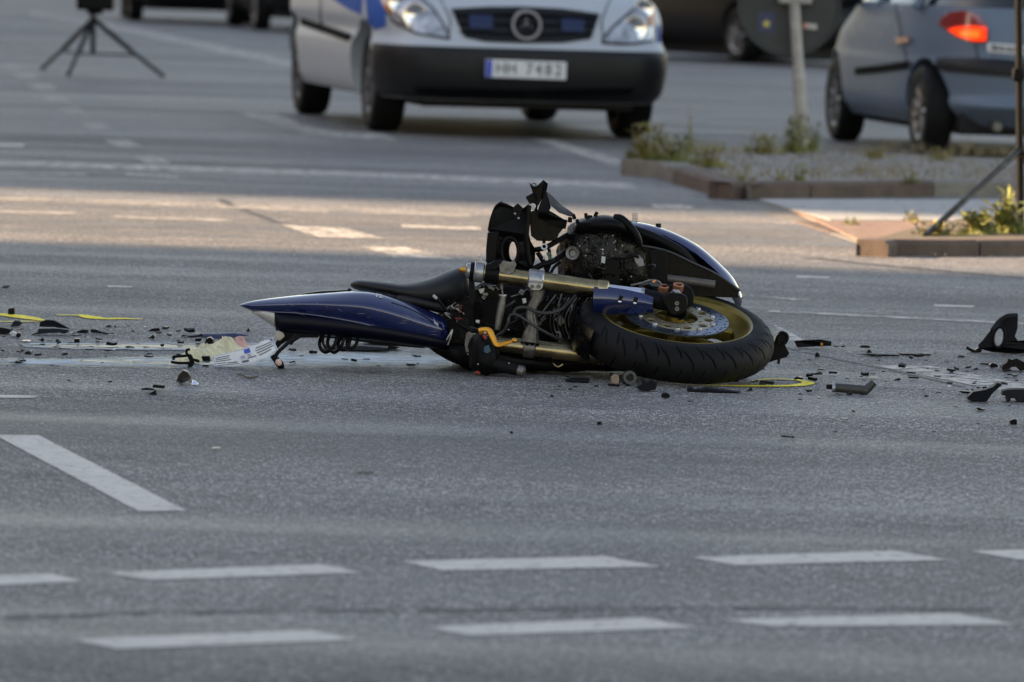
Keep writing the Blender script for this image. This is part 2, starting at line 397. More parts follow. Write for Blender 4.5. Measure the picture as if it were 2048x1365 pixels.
spill([(8, 690), (150, 688), (350, 688), (560, 690)], [(8, 692), (150, 700), (350, 702), (560, 700)], M_WET, .0022, 'coolant_spill')
spill([(8, 690), (150, 688), (350, 688), (560, 690)], [(8, 692), (150, 691), (350, 690), (560, 692)], M_RESIDUE_SHEEN, .0032, 'foam_residue_sheen')
spill([(8, 692), (60, 694), (150, 698), (350, 699), (560, 698)], [(8, 694), (60, 697), (150, 701), (350, 703), (560, 701)], M_RESIDUE_SHEEN, .0032, 'foam_residue_sheen')
spill([(60, 691), (150, 691), (350, 691), (560, 692)], [(60, 694), (150, 697), (350, 698), (560, 697)], M_OIL, .0026, 'oil_trail')
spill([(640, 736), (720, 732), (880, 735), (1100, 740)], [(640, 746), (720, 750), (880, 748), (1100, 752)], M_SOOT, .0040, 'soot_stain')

# traffic island: kerb stones round a slab with weeds
M_KERB = mat('granite_kerb', (0.085, 0.056, 0.041), 0.8, var=.4, vs_=9, bump=.5, bs=80)
M_KERBL = mat('pale_kerb', (0.15, 0.135, 0.115), 0.8, var=.3, vs_=9, bump=.5, bs=80)
M_SLAB = mat('island_gravel', (0.19, 0.175, 0.155), 0.9, var=.6, vs_=9, bump=.6, bs=70)
M_PAVE = mat('pale_paving', (0.30, 0.30, 0.29), 0.8, var=.2, vs_=10, bump=.3, bs=90)
M_BRICKP = mat('red_paving', (0.20, 0.13, 0.10), 0.85, var=.4, vs_=14, bump=.5, bs=90)
M_SOIL = mat('soil', (0.10, 0.08, 0.055), 0.95, var=.5, vs_=20, bump=.8, bs=50)
def slab(pix, z0, z1, name, m, parent=None, pxz=None):
    pts = [G(x, y, z1 if pxz is None else pxz) for x, y in pix]
    top = [Vector((p.x, p.y, z1)) for p in pts]; b = MB()
    b.plate(top, [], Vector((0, 0, z0 - z1)))
    return b.build(name, m, parent)
isl = empty('traffic_island', G(1500, 340)); isl.location.z = 0
tag(isl, 'raised kerbed traffic island with weeds', 'traffic island', kind='structure')
KH = .085
# kerb line of the main island (pixel positions of the kerb's outer top edge)
outer = [(1280, 323), (1308, 323), (1350, 336), (1400, 350), (1444, 367), (1520, 366), (1640, 364), (1800, 362), (1960, 361), (2150, 362)]
back = [(2150, 316), (1960, 312), (1800, 305), (1640, 297), (1500, 291), (1380, 287), (1296, 292), (1272, 308)]
def off_line(pts, d):
    out = []
    for i, p in enumerate(pts):
        t = pts[min(i + 1, len(pts) - 1)] - pts[max(i - 1, 0)]; n = Vector((-t.y, t.x, 0)).normalized(); out.append(p + n * d)
    return out
op = [G(x, y, KH) for x, y in outer]; ip = off_line(op, .16)
# real kerb stones of about a metre
def kerb_run(op, name, m1, m2, parent, w=.16, top=KH, z0=0.0, L=0.95, drop=None, seed=1):
    rr = random.Random(seed); ll = [0]
    for a, b in zip(op, op[1:]): ll.append(ll[-1] + (b - a).length)
    def at(s):
        for i in range(len(op) - 1):
            if s <= ll[i + 1] + 1e-6:
                return op[i].lerp(op[i + 1], (s - ll[i]) / (ll[i + 1] - ll[i]))
        return op[-1]
    s = 0; k = 0
    while s < ll[-1] - .05:
        e = min(s + L * rr.uniform(.9, 1.08), ll[-1]); b = MB(); rings = []
        dz = rr.uniform(-.004, .004)
        for q in range(5):
            p = at(lerp(s + .006, e - .006, q / 4)); p2 = at(min(lerp(s, e, q / 4) + .05, ll[-1])); p1 = at(max(lerp(s, e, q / 4) - .05, 0))
            t = p2 - p1; n = Vector((-t.y, t.x, 0)).normalized(); zt = (top if drop is None else drop(p)) + dz
            o_ = Vector((p.x, p.y, 0))
            rings.append([o_ + Vector((0, 0, z0 - .05)), o_ + n * w + Vector((0, 0, z0 - .05)), o_ + n * w + Vector((0, 0, zt)), o_ + n * .018 + Vector((0, 0, zt)), o_ + Vector((0, 0, zt - .018))])
        b.loft(rings); b.build(name, m1 if rr.random() < .7 else m2, parent, ang=30); s = e; k += 1
kerb_run(op, 'kerb_stone', M_KERB, M_KERBL, isl)
fill = [p for p in off_line(op, .158)]
bk = [G(x, y, KH) for x, y in back]
b = MB(); b.plate([Vector((p.x, p.y, KH - .012)) for p in fill + bk], [], Vector((0, 0, -.12))); b.build('island_surface', M_SLAB, isl)
# dropped kerb and flush paving in front
ramp = [G(x, y, .012) for x, y in [(1452, 399), (1520, 402), (1600, 402), (1760, 404), (2150, 408), (2150, 470), (1850, 470), (1800, 488), (1740, 492), (1640, 452), (1560, 430)]]
pave = [(1520, 398), (1760, 399), (2150, 401), (2150, 440), (1900, 441), (1660, 440), (1590, 420)]
slab(pave, -.05, .014, 'pale_paving_slab', M_PAVE, isl)
red = [(1590, 421), (1662, 441), (1900, 442), (2150, 441), (2150, 478), (1800, 494), (1740, 490)]
slab(red, -.05, .011, 'red_brick_paving', M_BRICKP, isl)
dk = [G(x, y, .03) for x, y in [(1450, 396), (1500, 408), (1560, 424), (1620, 443), (1680, 463), (1740, 483), (1775, 492)]]
kerb_run(dk, 'dropped_kerb_stone', M_KERBL, M_KERB, isl, w=.22, top=.004, seed=4)
# second island end with soil and plants
isl2 = empty('traffic_island', G(1950, 490)); isl2.location.z = 0
tag(isl2, 'low kerbed island end with soil and yellow-green plants', 'traffic island', kind='structure')
op2 = [G(x, y, .07) for x, y in [(1776, 482), (1800, 479), (1880, 481), (1960, 480), (2200, 478)]]
kerb_run(op2, 'kerb_stone', M_KERB, M_KERBL, isl2, w=.14, top=.07, seed=9, L=.6)
so = off_line(op2, .139)
b = MB(); b.plate([Vector((p.x, p.y, .05)) for p in so + [G(2200, 425, .05), G(1960, 432, .05), G(1850, 450, .05)]], [], Vector((0, 0, -.1))); b.build('soil_bed', M_SOIL, isl2)

# weeds
M_LEAFS = [mat('weed_green', (0.15, 0.17, 0.04), .7, var=.4, vs_=30), mat('weed_yellow', (0.21, 0.19, 0.045), .7, var=.35, vs_=30), mat('weed_straw', (0.22, 0.17, 0.09), .8, var=.3)]
def weed(px, py, z, hpx, wpx, nb, m, label, leaf=1.0, seed=0, group=None):
    rr = random.Random(seed); base = G(px, py, z); s = base.y / F
    root = empty('weed_plant', base)
    st = MB(); fo = MB()
    for i in range(max(3, nb // 9)):
        a = rr.uniform(0, 6.28); hh = hpx * s * rr.uniform(.55, 1); rad = wpx * s * .5 * rr.uniform(.2, 1)
        b0 = base + Vector((math.cos(a) * rad * .4, math.sin(a) * rad * .4, -.01))
        tip = base + Vector((math.cos(a) * rad, math.sin(a) * rad, hh))
        mid = (b0 + tip) / 2 + Vector((rr.gauss(0, .1) * rad, rr.gauss(0, .1) * rad, hh * .08))
        pts = smooth_poly([b0, mid, tip], 3); st.tube(pts, [.004 * (1.1 - k / len(pts)) for k in range(len(pts))], 5)
        for k in range(9):
            t = rr.uniform(.1, 1) ; q = pts[min(int(t * (len(pts) - 1)), len(pts) - 1)]
            d = Vector((rr.gauss(0, 1), rr.gauss(0, 1), rr.gauss(.5, .6))).normalized(); L_ = rr.uniform(.025, .07) * leaf * (1.1 - .4 * t)
            x, y, _ = frame(d); w_ = x * L_ * .2
            fo.add([q, q + d * L_ * .5 + w_ + y * L_ * .1, q + d * L_, q + d * L_ * .5 - w_], [(0, 1, 2, 3)])
    for i in range(nb):                                            # grass blades at the foot
        a = rr.uniform(0, 6.28); rad = wpx * s * .5 * math.sqrt(rr.random()); q = base + Vector((math.cos(a) * rad, math.sin(a) * rad * .8, -.005))
        L_ = hpx * s * rr.uniform(.15, .5); d = Vector((rr.gauss(0, .45), rr.gauss(0, .45), 1)).normalized()
        x = Vector((math.cos(a + 1), math.sin(a + 1), 0)) * .004
        e = q + d * L_; m_ = q + d * L_ * .5 + Vector((d.x, d.y, 0)) * -.1 * L_
        fo.add([q - x, q + x, m_ + x * .8, e, m_ - x * .8], [(0, 1, 2, 3, 4)])
    st.build('stem', M_LEAFS[2], root); fo.build('foliage', m, root)
    tag(root, label, 'weed', group); return root
A, B_, C_ = M_LEAFS
weed(1295, 318, KH, 75, 90, 160, B_, 'bushy weed clump on the very nose of the island kerb', 1.2, 1)
weed(1345, 322, KH, 60, 110, 170, A, 'low spreading weed just behind the island nose clump', 1.0, 2)
weed(1415, 332, KH, 50, 80, 120, B_, 'yellowish weed tuft on the bend of the island kerb', 1.0, 3)
weed(1381, 306, KH, 125, 26, 24, A, 'single tall thin weed stalk standing above the island nose', .9, 4)
weed(1528, 305, KH, 45, 85, 110, B_, 'rounded dry weed beside the grey sign post', 1.0, 5)
weed(1588, 303, KH, 80, 60, 110, A, 'leafy weed growing against the foot of the sign post', 1.3, 6)
weed(1622, 300, KH, 62, 40, 60, A, 'weed leaning out behind the sign post toward the silver car', 1.2, 7)
weed(1600, 360, KH, 30, 24, 40, A, 'small green tuft in the gravel close to the island kerb', .8, 8)
weed(1560, 360, KH, 20, 24, 30, B_, 'tiny yellow tuft in the gravel close to the island kerb', .7, 9)
weed(1490, 363, KH, 14, 60, 60, B_, 'flat moss-like weed on the kerb joint at the island bend', .5, 10)
weed(1825, 362, KH, 18, 40, 50, A, 'sparse weed sprouting from the kerb joint before the silver car', .6, 11)
weed(1750, 314, KH, 22, 70, 80, B_, 'dry low grass at the island edge beside the silver car wheel', .7, 12)
weed(1880, 318, KH, 22, 70, 70, B_, 'dry low grass at the island edge under the silver car bumper', .7, 14)
weed(1700, 448, .014, 12, 40, 60, A, 'flat weed creeping over the joint of the pale and red paving', .5, 15)
weed(1830, 442, .014, 16, 70, 60, B_, 'thin dry grass along the far side of the red paving', .6, 16)
weed(1880, 470, .05, 26, 120, 160, B_, 'low yellow-green ground weed by the foot of the stand leg', .9, 17)
weed(1960, 468, .05, 46, 90, 150, A, 'medium yellow-green plant on the soil between stand leg and pole', 1.3, 18)
weed(2015, 466, .05, 90, 90, 170, A, 'tall sunlit yellow-green plant against the black stand pole', 1.6, 19)
weed(2100, 466, .05, 80, 90, 120, A, 'green plant on the soil beyond the black stand pole', 1.5, 20)

# dry grass and grit on the island, too small to count
rr = random.Random(77); gb = MB(); gr_ = MB()
for i in range(1400):
    x = rr.uniform(1285, 2060); y = rr.choice((rr.uniform(296, 362), rr.uniform(340, 362), rr.uniform(296, 312)))
    if x < 1444 and y > 320 + (x - 1262) * .25: continue
    q = G(x, y, KH - .012); L_ = rr.uniform(.02, .07) * (1.6 if noise.noise(Vector((x * .02, y * .05, 4))) > .1 else .6)
    d = Vector((rr.gauss(0, .5), rr.gauss(0, .5), 1)).normalized(); w_ = Vector((rr.uniform(.002, .004), 0, 0))
    gb.add([q - w_, q + w_, q + d * L_], [(0, 1, 2)])
for i in range(700):
    x = rr.uniform(1290, 2060); y = rr.uniform(300, 362) if i < 420 else rr.uniform(370, 520)
    if i < 420 and x < 1444 and y > 320 + (x - 1262) * .25: continue
    q = G(x, y, KH - .012 if i < 420 else (.014 if x > 1600 and y > 400 else .0)); s_ = rr.uniform(.004, .016) * (1 if i < 420 else .4)
    if i >= 420 and not (y > 396 or x < 1440): continue
    gr_.box(q + Vector((0, 0, s_ * .3)), (s_, s_ * rr.uniform(.6, 1.3), s_ * .7), Matrix.Rotation(rr.uniform(0, 3), 3, 'Z'))
tag(gb.build('dry_grass', M_LEAFS[2]), 'short dry grass scattered over the island gravel', 'grass', kind='stuff')
tag(gr_.build('grit', mat('grit_stone', (.17, .155, .135), .9, var=.5, vs_=60)), 'loose grit scattered over island and paving', 'grit', kind='stuff')

# houses beside the road, out of the picture: they shade the junction, the gap between them lets the low sun through
M_WALL = mat('cream_render', (0.42, 0.38, 0.31), .85, var=.15, vs_=1.5, bump=.2)
M_WALL2 = mat('brick_red_wall', (0.26, 0.13, 0.09), .85, var=.25, vs_=2.5, bump=.3)
M_GLASS = mat('window_glass', (0.03, 0.035, 0.04), .06, spec=.8)
M_ROOF = mat('roof_tile', (0.15, 0.07, 0.05), .8, var=.3)
def house(y0, y1, x1, h, m, label):
    base = Vector((x1, (y0 + y1) / 2, 0)); root = empty('apartment_house', base); d = 11.0
    b = MB(); b.box((x1 - d / 2, (y0 + y1) / 2, h / 2), (d, y1 - y0, h)); b.build('wall', m, root)
    b = MB(); c = (y0 + y1) / 2
    b.add([(x1 + .4, y0 - .02, h), (x1 + .4, y1 + .02, h), (x1 - d / 2, y1 + .02, h + 3.2), (x1 - d / 2, y0 - .02, h + 3.2), (x1 - d - .4, y0 - .02, h), (x1 - d - .4, y1 + .02, h)],
          [(0, 1, 2, 3), (3, 2, 5, 4), (0, 3, 4), (1, 5, 2), (0, 4, 5, 1)]); b.build('roof', M_ROOF, root)
    n = int((y1 - y0) / 2.6)
    for fl in range(int(h // 3)):
        for i in range(n):
            yc = lerp(y0, y1, (i + .5) / n); zc = 1.7 + fl * 3.05
            w = MB(); w.box((x1 + .02, yc, zc), (.08, 1.15, 1.5)); f_ = w.build('window', M_WHITEP, root)
            w = MB(); w.box((x1 + .05, yc, zc), (.05, 1.0, 1.35)); w.build('pane', M_GLASS, f_)
    tag(root, label, 'house'); return root
XH = -42.0
SH = (XH) * (SUN_DIR.y / SUN_DIR.x)        # sideways drift of the shadow edge by the time it reaches the middle of the road
house(-30.0, 24.35 + SH, XH, 24.0, M_WALL, 'cream rendered apartment house beside the near half of the junction')
house(29.5 + SH, 120.0, XH, 24.0, M_WALL2, 'red brick apartment house beside the far half of the street')
# ================================================================== vehicles
M_SILVER = mat('silver_paint', (0.44, 0.475, 0.51), 0.5, metal=.2, coat=.0, spec=.22, rvar=.05)
M_SILVERB = mat('blue_grey_paint', (0.11, 0.155, 0.21), 0.5, metal=.1, coat=.0, spec=.35, rvar=.05)
M_DARKCAR = mat('black_car_paint', (0.003, 0.003, 0.0045), 0.4, spec=.15)
M_PALECAR = mat('pale_car_paint', (0.50, 0.50, 0.52), 0.3, metal=.3, coat=.6)
M_BUMPER = mat('grey_black_bumper', (0.007, 0.008, 0.0095), 0.5, bump=.15, bs=300, rvar=.08, spec=.3)
M_MOULD = mat('matt_moulding', (0.012, 0.010, 0.009), 0.85, spec=.04)
M_UNDER = mat('underbody', (0.003, 0.003, 0.003), 0.8)
M_CGLASS = mat('car_glass', (0.012, 0.016, 0.018), 0.05, spec=.7)
M_LENS = mat('headlamp_glass', (0.34, 0.36, 0.38), 0.14, metal=.5, var=.75, vs_=16, coat=1.0)
M_AMBER = mat('amber_lens', (0.60, 0.22, 0.05), 0.2, coat=.6)
M_TAILRED = mat('red_lens', (0.22, 0.006, 0.010), 0.15, coat=1.0)
M_TAILLIT = mat('lit_brake_lamp', (0.35, 0.02, 0.005), 0.2, emit=((1.0, 0.055, 0.010), 0.28))
M_VBLUE = mat('police_blue', (0.025, 0.10, 0.36), 0.7, spec=.1)
M_FLASH = mat('flasher_blue', (0.004, 0.014, 0.06), 0.35)
M_RIM = mat('wheel_rim', (0.20, 0.19, 0.175), 0.4, metal=.8, var=.3)
M_DIRTRIM = mat('steel_wheel', (0.10, 0.10, 0.10), 0.5, metal=.5, var=.3)

def sp(a, p): return math.copysign(abs(a) ** p, a)
class Car:
    def __init__(s, name, loc, yaw, levels, xm, n=112, nz=46):
        s.loc = Vector(loc); s.rot = Matrix.Rotation(yaw, 3, 'Z'); s.lv = levels; s.xm = xm; s.n = n; s.nz = nz
        s.root = empty(name, s.loc); s.name = name
    def W(s, p): return s.loc + s.rot @ Vector(p)
    def lev(s, z):                                   # smooth table lookup
        T = s.lv
        z = min(max(z, T[0][0]), T[-1][0])
        for i in range(len(T) - 1):
            if z <= T[i + 1][0]:
                a, b = T[i], T[i + 1]; t = (z - a[0]) / (b[0] - a[0]); p0 = T[max(i - 1, 0)]; p3 = T[min(i + 2, len(T) - 1)]
                out = []
                for k in range(1, len(a)):
                    m1 = (b[k] - p0[k]) / max(b[0] - p0[0], 1e-6) * (b[0] - a[0]); m2 = (p3[k] - a[k]) / max(p3[0] - a[0], 1e-6) * (b[0] - a[0])
                    lim = 3 * (b[k] - a[k])
                    m1 = max(min(m1, max(lim, 0)), min(lim, 0)); m2 = max(min(m2, max(lim, 0)), min(lim, 0))
                    h = t * t * (3 - 2 * t)
                    out.append(a[k] + (b[k] - a[k]) * h + m1 * (t ** 3 - 2 * t * t + t) + m2 * (t ** 3 - t * t))
                return out
        return T[-1][1:]
    def pt(s, z, th, off=0.0):
        xf, xr, w, nf, nr = s.lev(z); c, q = math.cos(th), math.sin(th)
        e = 2 / (nf if c > 0 else nr)
        return Vector((s.xm + ((xf if c > 0 else 2 * s.xm - xr) - s.xm + off) * sp(c, e), (w + off) * sp(q, e), z))
    def ths(s): return [2 * math.pi * k / s.n for k in range(s.n)]
    def hull(s, z0, z1, nm, m, wells=None, off=0.0, nz=None):
        b = MB(); nz = nz or s.nz; rings = []
        for i in range(nz + 1):
            z = lerp(z0, z1, i / nz); rings.append([s.W(s.pt(z, t, off)) for t in s.ths()])
        b.loft(rings); o = b.build(nm, m, s.root, ang=40)
        if wells:
            cut = MB()
            for (x, y, r_) in wells:
                for sg in (-1, 1):
                    a = s.W((x, sg * .52, y)); c = s.W((x, sg * 1.3, y)); cut.tube([a, c], r_, 40)
            co = cut.build('cutter', m, s.root)
            md = o.modifiers.new('b', 'BOOLEAN'); md.operation = 'DIFFERENCE'; md.object = co; md.solver = 'EXACT'
            bpy.context.view_layer.update(); dg = bpy.context.evaluated_depsgraph_get()
            me = bpy.data.meshes.new_from_object(o.evaluated_get(dg)); o.modifiers.clear(); o.data = me
            me.set_sharp_from_angle(angle=R(40)); bpy.data.objects.remove(co)
        return o
    def bvh(s, o):
        me = o.data; vv = [v_.co + s.loc for v_ in me.vertices]
        s.tree = BVHTree.FromPolygons(vv, [tuple(p.vertices) for p in me.polygons])
    def hit(s, px, py, off=0.0):
        d = ray(px, py).normalized(); h = s.tree.ray_cast(CAM, d)
        if h[0] is None or (h[0] - s.loc).length > 7:
            g = P(px, py, s.loc.y); h = s.tree.find_nearest(g)
            g2 = CAM + d * (h[0] - CAM).dot(d); h = s.tree.find_nearest(g2)
            return h[0] - d * off
        n = h[1]
        if n.dot(d) > 0: n = -n
        return h[0] + n * off
    def patch(s, nm, m, top, bot, off=.006, n=16, k=6, parent=None, th=.02):
        rows = []
        tp = [Vector((*p, 0)) for p in top]; bt = [Vector((*p, 0)) for p in bot]
        def along(pl, t):
            f = t * (len(pl) - 1); i = min(int(f), len(pl) - 2); return pl[i].lerp(pl[i + 1], f - i)
        for i in range(n + 1):
            a = along(tp, i / n); c = along(bt, i / n)
            rows.append([s.hit(*a.lerp(c, j / k).xy, off) for j in range(k + 1)])
        b = MB(); b.grid(rows, lambda p: (p - CAM).normalized() * th); return b.build(nm, m, parent or s.root, ang=50)
    def shell(s, nm, m, z0, z1, xmin, off, rear=False, nz=14, th=.03):     # bumper: the hull's end between two heights
        zm = (z0 + z1) / 2; t0 = 1.5
        for t in [i * .01 for i in range(157)]:
            a = math.pi - t if rear else t
            if (s.pt(zm, a).x < xmin) != rear: t0 = t; break
        rows = []
        for i in range(nz + 1):
            z = lerp(z0, z1, i / nz); e = off * (1 - .7 * abs(2 * i / nz - 1) ** 6); row = []
            for j in range(61):
                u = -1 + 2 * j / 60; a = u * t0; a = math.pi - a if rear else a
                row.append(s.W(s.pt(z, a, e)))
            rows.append(row)
        cen = s.W((s.xm, 0, zm)); b = MB(); b.grid(rows, lambda p: (cen - p).normalized() * th); return b.build(nm, m, s.root, ang=50)
    def wheel(s, x, y, r, w, rimm, spokes=7):
        c = s.W((x, y, r)); ax = s.rot @ Vector((0, 1 if y > 0 else -1, 0)); h = w / 2
        b = MB(); pr = [(r * .62, -h * .9), (r * .8, -h), (r * .93, -h * .96), (r * .985, -h * .8), (r, -h * .4), (r, h * .4), (r * .985, h * .8), (r * .93, h * .96), (r * .8, h), (r * .62, h * .9)]
        b.lathe(c, ax, pr, 56, closed=True); ty = b.build('wheel', M_RUBBER, s.root, ang=45)
        b = MB(); b.lathe(c, ax, [(.001, h * .55), (r * .12, h * .6), (r * .16, h * .45), (r * .3, h * .42), (r * .5, h * .5), (r * .55, h * .8), (r * .64, h * .95), (r * .64, -h * .5), (.001, -h * .5)], 40)
        X, Y_, Z_ = frame(ax)
        for k in range(spokes):
            a = 2 * math.pi * k / spokes; d = X * math.cos(a) + Y_ * math.sin(a)
            b.tube([c + d * r * .12 + Z_ * h * .62, c + d * r * .58 + Z_ * h * .75], [r * .07, r * .05], 6)
        b.build('rim', rimm, ty, ang=40); return ty
    def under(s, x0, x1, w, z0, z1):
        b = MB(); b.box(s.W(((x0 + x1) / 2, 0, (z0 + z1) / 2)), (x1 - x0, w * 2, z1 - z0), s.rot); b.build('underbody', M_UNDER, s.root, bevel=.02)

def text_mesh(txt, size, M, m, nm, parent, extrude=.002):
    cu_ = bpy.data.curves.new(nm, 'FONT'); cu_.body = txt; cu_.size = size; cu_.extrude = extrude; cu_.align_x = 'CENTER'; cu_.align_y = 'CENTER'
    t = bpy.data.objects.new(nm, cu_); col.objects.link(t); bpy.context.view_layer.update()
    me = bpy.data.meshes.new_from_object(t.evaluated_get(bpy.context.evaluated_depsgraph_get())); bpy.data.objects.remove(t)
    q = parent
    while q.parent: q = q.parent
    me.transform(Matrix.Translation(-Vector(q.location)) @ M); me.materials.clear(); me.materials.append(m)
    o = bpy.data.objects.new(nm, me); col.objects.link(o); o.parent = parent; return o

# ---- silver patrol van
VAN_LV = [(.23, .84, -3.72, .93, 6.5, 8), (.30, .92, -3.8, .97, 6.5, 8), (.45, .96, -3.84, .995, 6.5, 8), (.57, .955, -3.85, 1.0, 6.5, 8), (.66, .91, -3.85, .97, 6.5, 8),
          (.76, .87, -3.85, .99, 6.0, 8), (.86, .80, -3.85, .98, 5.5, 8), (.95, .66, -3.85, .955, 4.0, 8), (1.03, .42, -3.85, .95, 4.0, 8), (1.10, .10, -3.85, .945, 4.0, 8),
          (1.16, -.12, -3.85, .94, 4.5, 8), (1.5, -.62, -3.83, .88, 5, 8), (1.86, -1.15, -3.78, .78, 5, 7), (1.93, -1.5, -3.6, .66, 5, 7)]
van = Car('patrol_van', (-.085, 39.67, 0), R(-79.5), VAN_LV, -1.5)
tag(van.root, 'silver and blue van with three-pointed star grille and black bumper facing the wreck', 'van')
RV = .335
vb = van.hull(.24, 1.15, 'body', M_SILVER, [(0, RV, .40), (-3.2, RV, .40)], nz=60); van.bvh(vb)
van.hull(1.152, 1.86, 'glasshouse', M_CGLASS, off=-.012, nz=14); van.hull(1.80, 1.93, 'roof', M_SILVER, nz=8, off=.004)
for x in (-.75, -1.9, -3.6):
    b = MB()
    for sg in (-1, 1):
        b2 = MB(); pts = [van.W((x - .35 * (z - 1.15) * (1 if x > -1 else 0), sg * (van.lev(z)[2] + .004), z)) for z in (1.13, 1.35, 1.6, 1.84)]
        b2.tube(pts, .05, 8); b2.build('pillar', M_SILVER, van.root)
for x in (0, -3.2):
    for sg in (-1, 1): van.wheel(x, sg * .825, RV, .215, M_DIRTRIM, 9)
van.under(-3.6, .75, .70, .19, .34)
vbump = van.shell('front_bumper', M_BUMPER, .245, .585, .40, .014)
for zz in (.36, .42):
    rows = [[van.W(van.pt(zz + d, a * .01, .020)) for d in (-.008, .008)] for a in range(-46, 47, 4)]
    b = MB(); b.grid(rows, lambda p: Vector((0, .02, 0))); b.build('bumper_rib', M_BUMPER, vbump)
van.patch('lamp_gap', M_UNDER, [(768, -50), (835, -12), (869, 17), (900, 68)], [(764, 7), (785, 46), (832, 70), (900, 81)], .005)
van.patch('lamp_gap', M_UNDER, [(1203, 76), (1232, 46), (1263, 20), (1306, -18)], [(1203, 89), (1240, 92), (1270, 91), (1306, 84)], .005)
van.patch('lower_intake', M_BLACKG, [(830, 172), (1040, 178), (1265, 174)], [(838, 186), (1040, 192), (1258, 188)], .020, 24, 3, vbump)
hl = van.patch('headlight', M_LENS, [(772, -45), (833, -8), (866, 20), (896, 70)], [(768, 4), (788, 42), (834, 66), (896, 77)], .010)
van.patch('indicator', M_AMBER, [(764, -30), (776, -34), (790, -20)], [(766, 6), (776, 22), (788, 30)], .016, parent=hl)
hl2 = van.patch('headlight', M_LENS, [(1207, 78), (1235, 50), (1265, 24), (1303, -14)], [(1207, 85), (1240, 88), (1270, 87), (1303, 80)], .010)
van.patch('indicator', M_AMBER, [(1294, 20), (1300, 16), (1306, 14)], [(1294, 55), (1300, 54), (1306, 52)], .016, parent=hl2)
for h_, px_, py_, rr_ in ((hl, 832, 32, .075), (hl, 800, 8, .06), (hl2, 1268, 58, .075), (hl2, 1285, 22, .06)):
    c_ = van.hit(px_, py_, .016); b = MB(); ax = (CAM - c_).normalized()
    b.lathe(c_, ax, [(rr_, -.01), (rr_, .004), (rr_ * .85, .004), (rr_ * .5, -.004), (.002, -.006)], 20); b.build('reflector', M_CHROME, h_)
gr = van.patch('grille', M_BUMPER, [(902, 19), (975, 15), (1048, 15), (1125, 19), (1199, 29)], [(929, 76), (970, 85), (1048, 88), (1126, 87), (1181, 79)], .008, 24)
for t in (.22, .5, .78):
    top = [(906 + 18 * t, 20 + 58 * t), (1048, 15 + 73 * t), (1196 - 14 * t, 29 + 50 * t)]
    van.patch('slat', M_BLACKG, [(x, y - 3) for x, y in top], [(x, y + 3) for x, y in top], .022, 18, 1, gr)
van.patch('blue_flasher', M_FLASH, [(936, 34), (984, 35)], [(938, 60), (984, 61)], .030, 4, 2, gr)
van.patch('blue_flasher', M_FLASH, [(1121, 41), (1168, 44)], [(1121, 66), (1166, 68)], .030, 4, 2, gr)
ec = van.hit(1051, 54, .035); eax = (van.rot @ Vector((1, 0, .12))).normalized(); ex = Vector((0, 0, 1)).cross(eax).normalized(); ey = eax.cross(ex)
b = MB(); b.lathe(ec, eax, [(.078, -.008), (.082, .012), (.098, .012), (.103, -.008)], 40, closed=True)
for k in range(3):
    a = math.pi / 2 + k * 2.0944; d = ex * math.cos(a) + ey * math.sin(a); pq = ex * -math.sin(a) + ey * math.cos(a)
    b.add([ec + pq * .017 + d * .008, ec - pq * .017 + d * .008, ec + d * .082, ec + eax * .02], [(0, 2, 3), (2, 1, 3), (0, 3, 1)])
b.build('emblem', mat('emblem_metal', (0.16, 0.15, 0.16), .3, metal=.9), van.root)
q = [van.hit(*p, .04) for p in ((967, 116), (1131, 122), (1132, 159), (968, 157))]
c_ = sum(q, Vector()) / 4; ux = (q[1] - q[0]).normalized(); un = ux.cross(Vector((0, 0, 1))).normalized(); uz = un.cross(ux) * -1
if uz.z < 0: uz = -uz
un = ux.cross(uz).normalized(); Mx = Matrix((ux, uz, un)).transposed()
b = MB(); b.box(c_, (.53, .115, .012), Mx); pl = b.build('number_plate', M_PLATE, vbump, bevel=.004)
b = MB(); b.box(c_ - ux * .242 + un * .0065, (.042, .108, .003), Mx); b.build('blue_band', M_EUBLUE, pl)
for ch, xo in zip('HH7482', (-.165, -.095, .02, .082, .146, .210)):
    text_mesh(ch, .105, Matrix.Translation(c_ + ux * xo + un * .0075) @ Mx.to_4x4() @ Matrix.Diagonal((.92, 1, 1, 1)), M_CHAR, 'plate_character', pl)
van.patch('blue_stripe', M_VBLUE, [(655, -28), (690, -24), (727, -20)], [(664, -2), (700, 20), (724, 30)], .004, 8)
van.patch('blue_stripe', M_VBLUE, [(729, -20), (748, -10), (774, 8)], [(736, 44), (750, 60), (772, 54)], .004, 8)
van.patch('blue_stripe', M_VBLUE, [(1313, 52), (1326, 48)], [(1313, 86), (1325, 86)], .004, 4)
van.patch('side_moulding', M_MOULD, [(604, 34), (655, 52), (706, 70)], [(604, 51), (655, 69), (706, 87)], .012, 8, 2)
van.patch('door_gap', M_UNDER, [(640, -60), (640, 60)], [(642, -60), (643, 60)], .003, 6, 1)
van.patch('bonnet_gap', M_UNDER, [(896, 70), (900, 40), (880, 0), (860, -20)], [(899, 70), (903, 40), (883, 0), (863, -20)], .003, 8, 1)
van.patch('bonnet_gap', M_UNDER, [(1206, 80), (1200, 45), (1216, 5), (1230, -20)], [(1209, 80), (1203, 45), (1219, 5), (1233, -20)], .003, 8, 1)
for sg in (-1, 1):
    b = MB(); b.sphere(van.W((-.25, sg * 1.08, 1.25)), (.06, .10, .14), 14, van.rot); b.tube([van.W((-.25, sg * .93, 1.15)), van.W((-.25, sg * 1.05, 1.18))], .02, 6); b.build('wing_mirror', M_BUMPER, van.root)

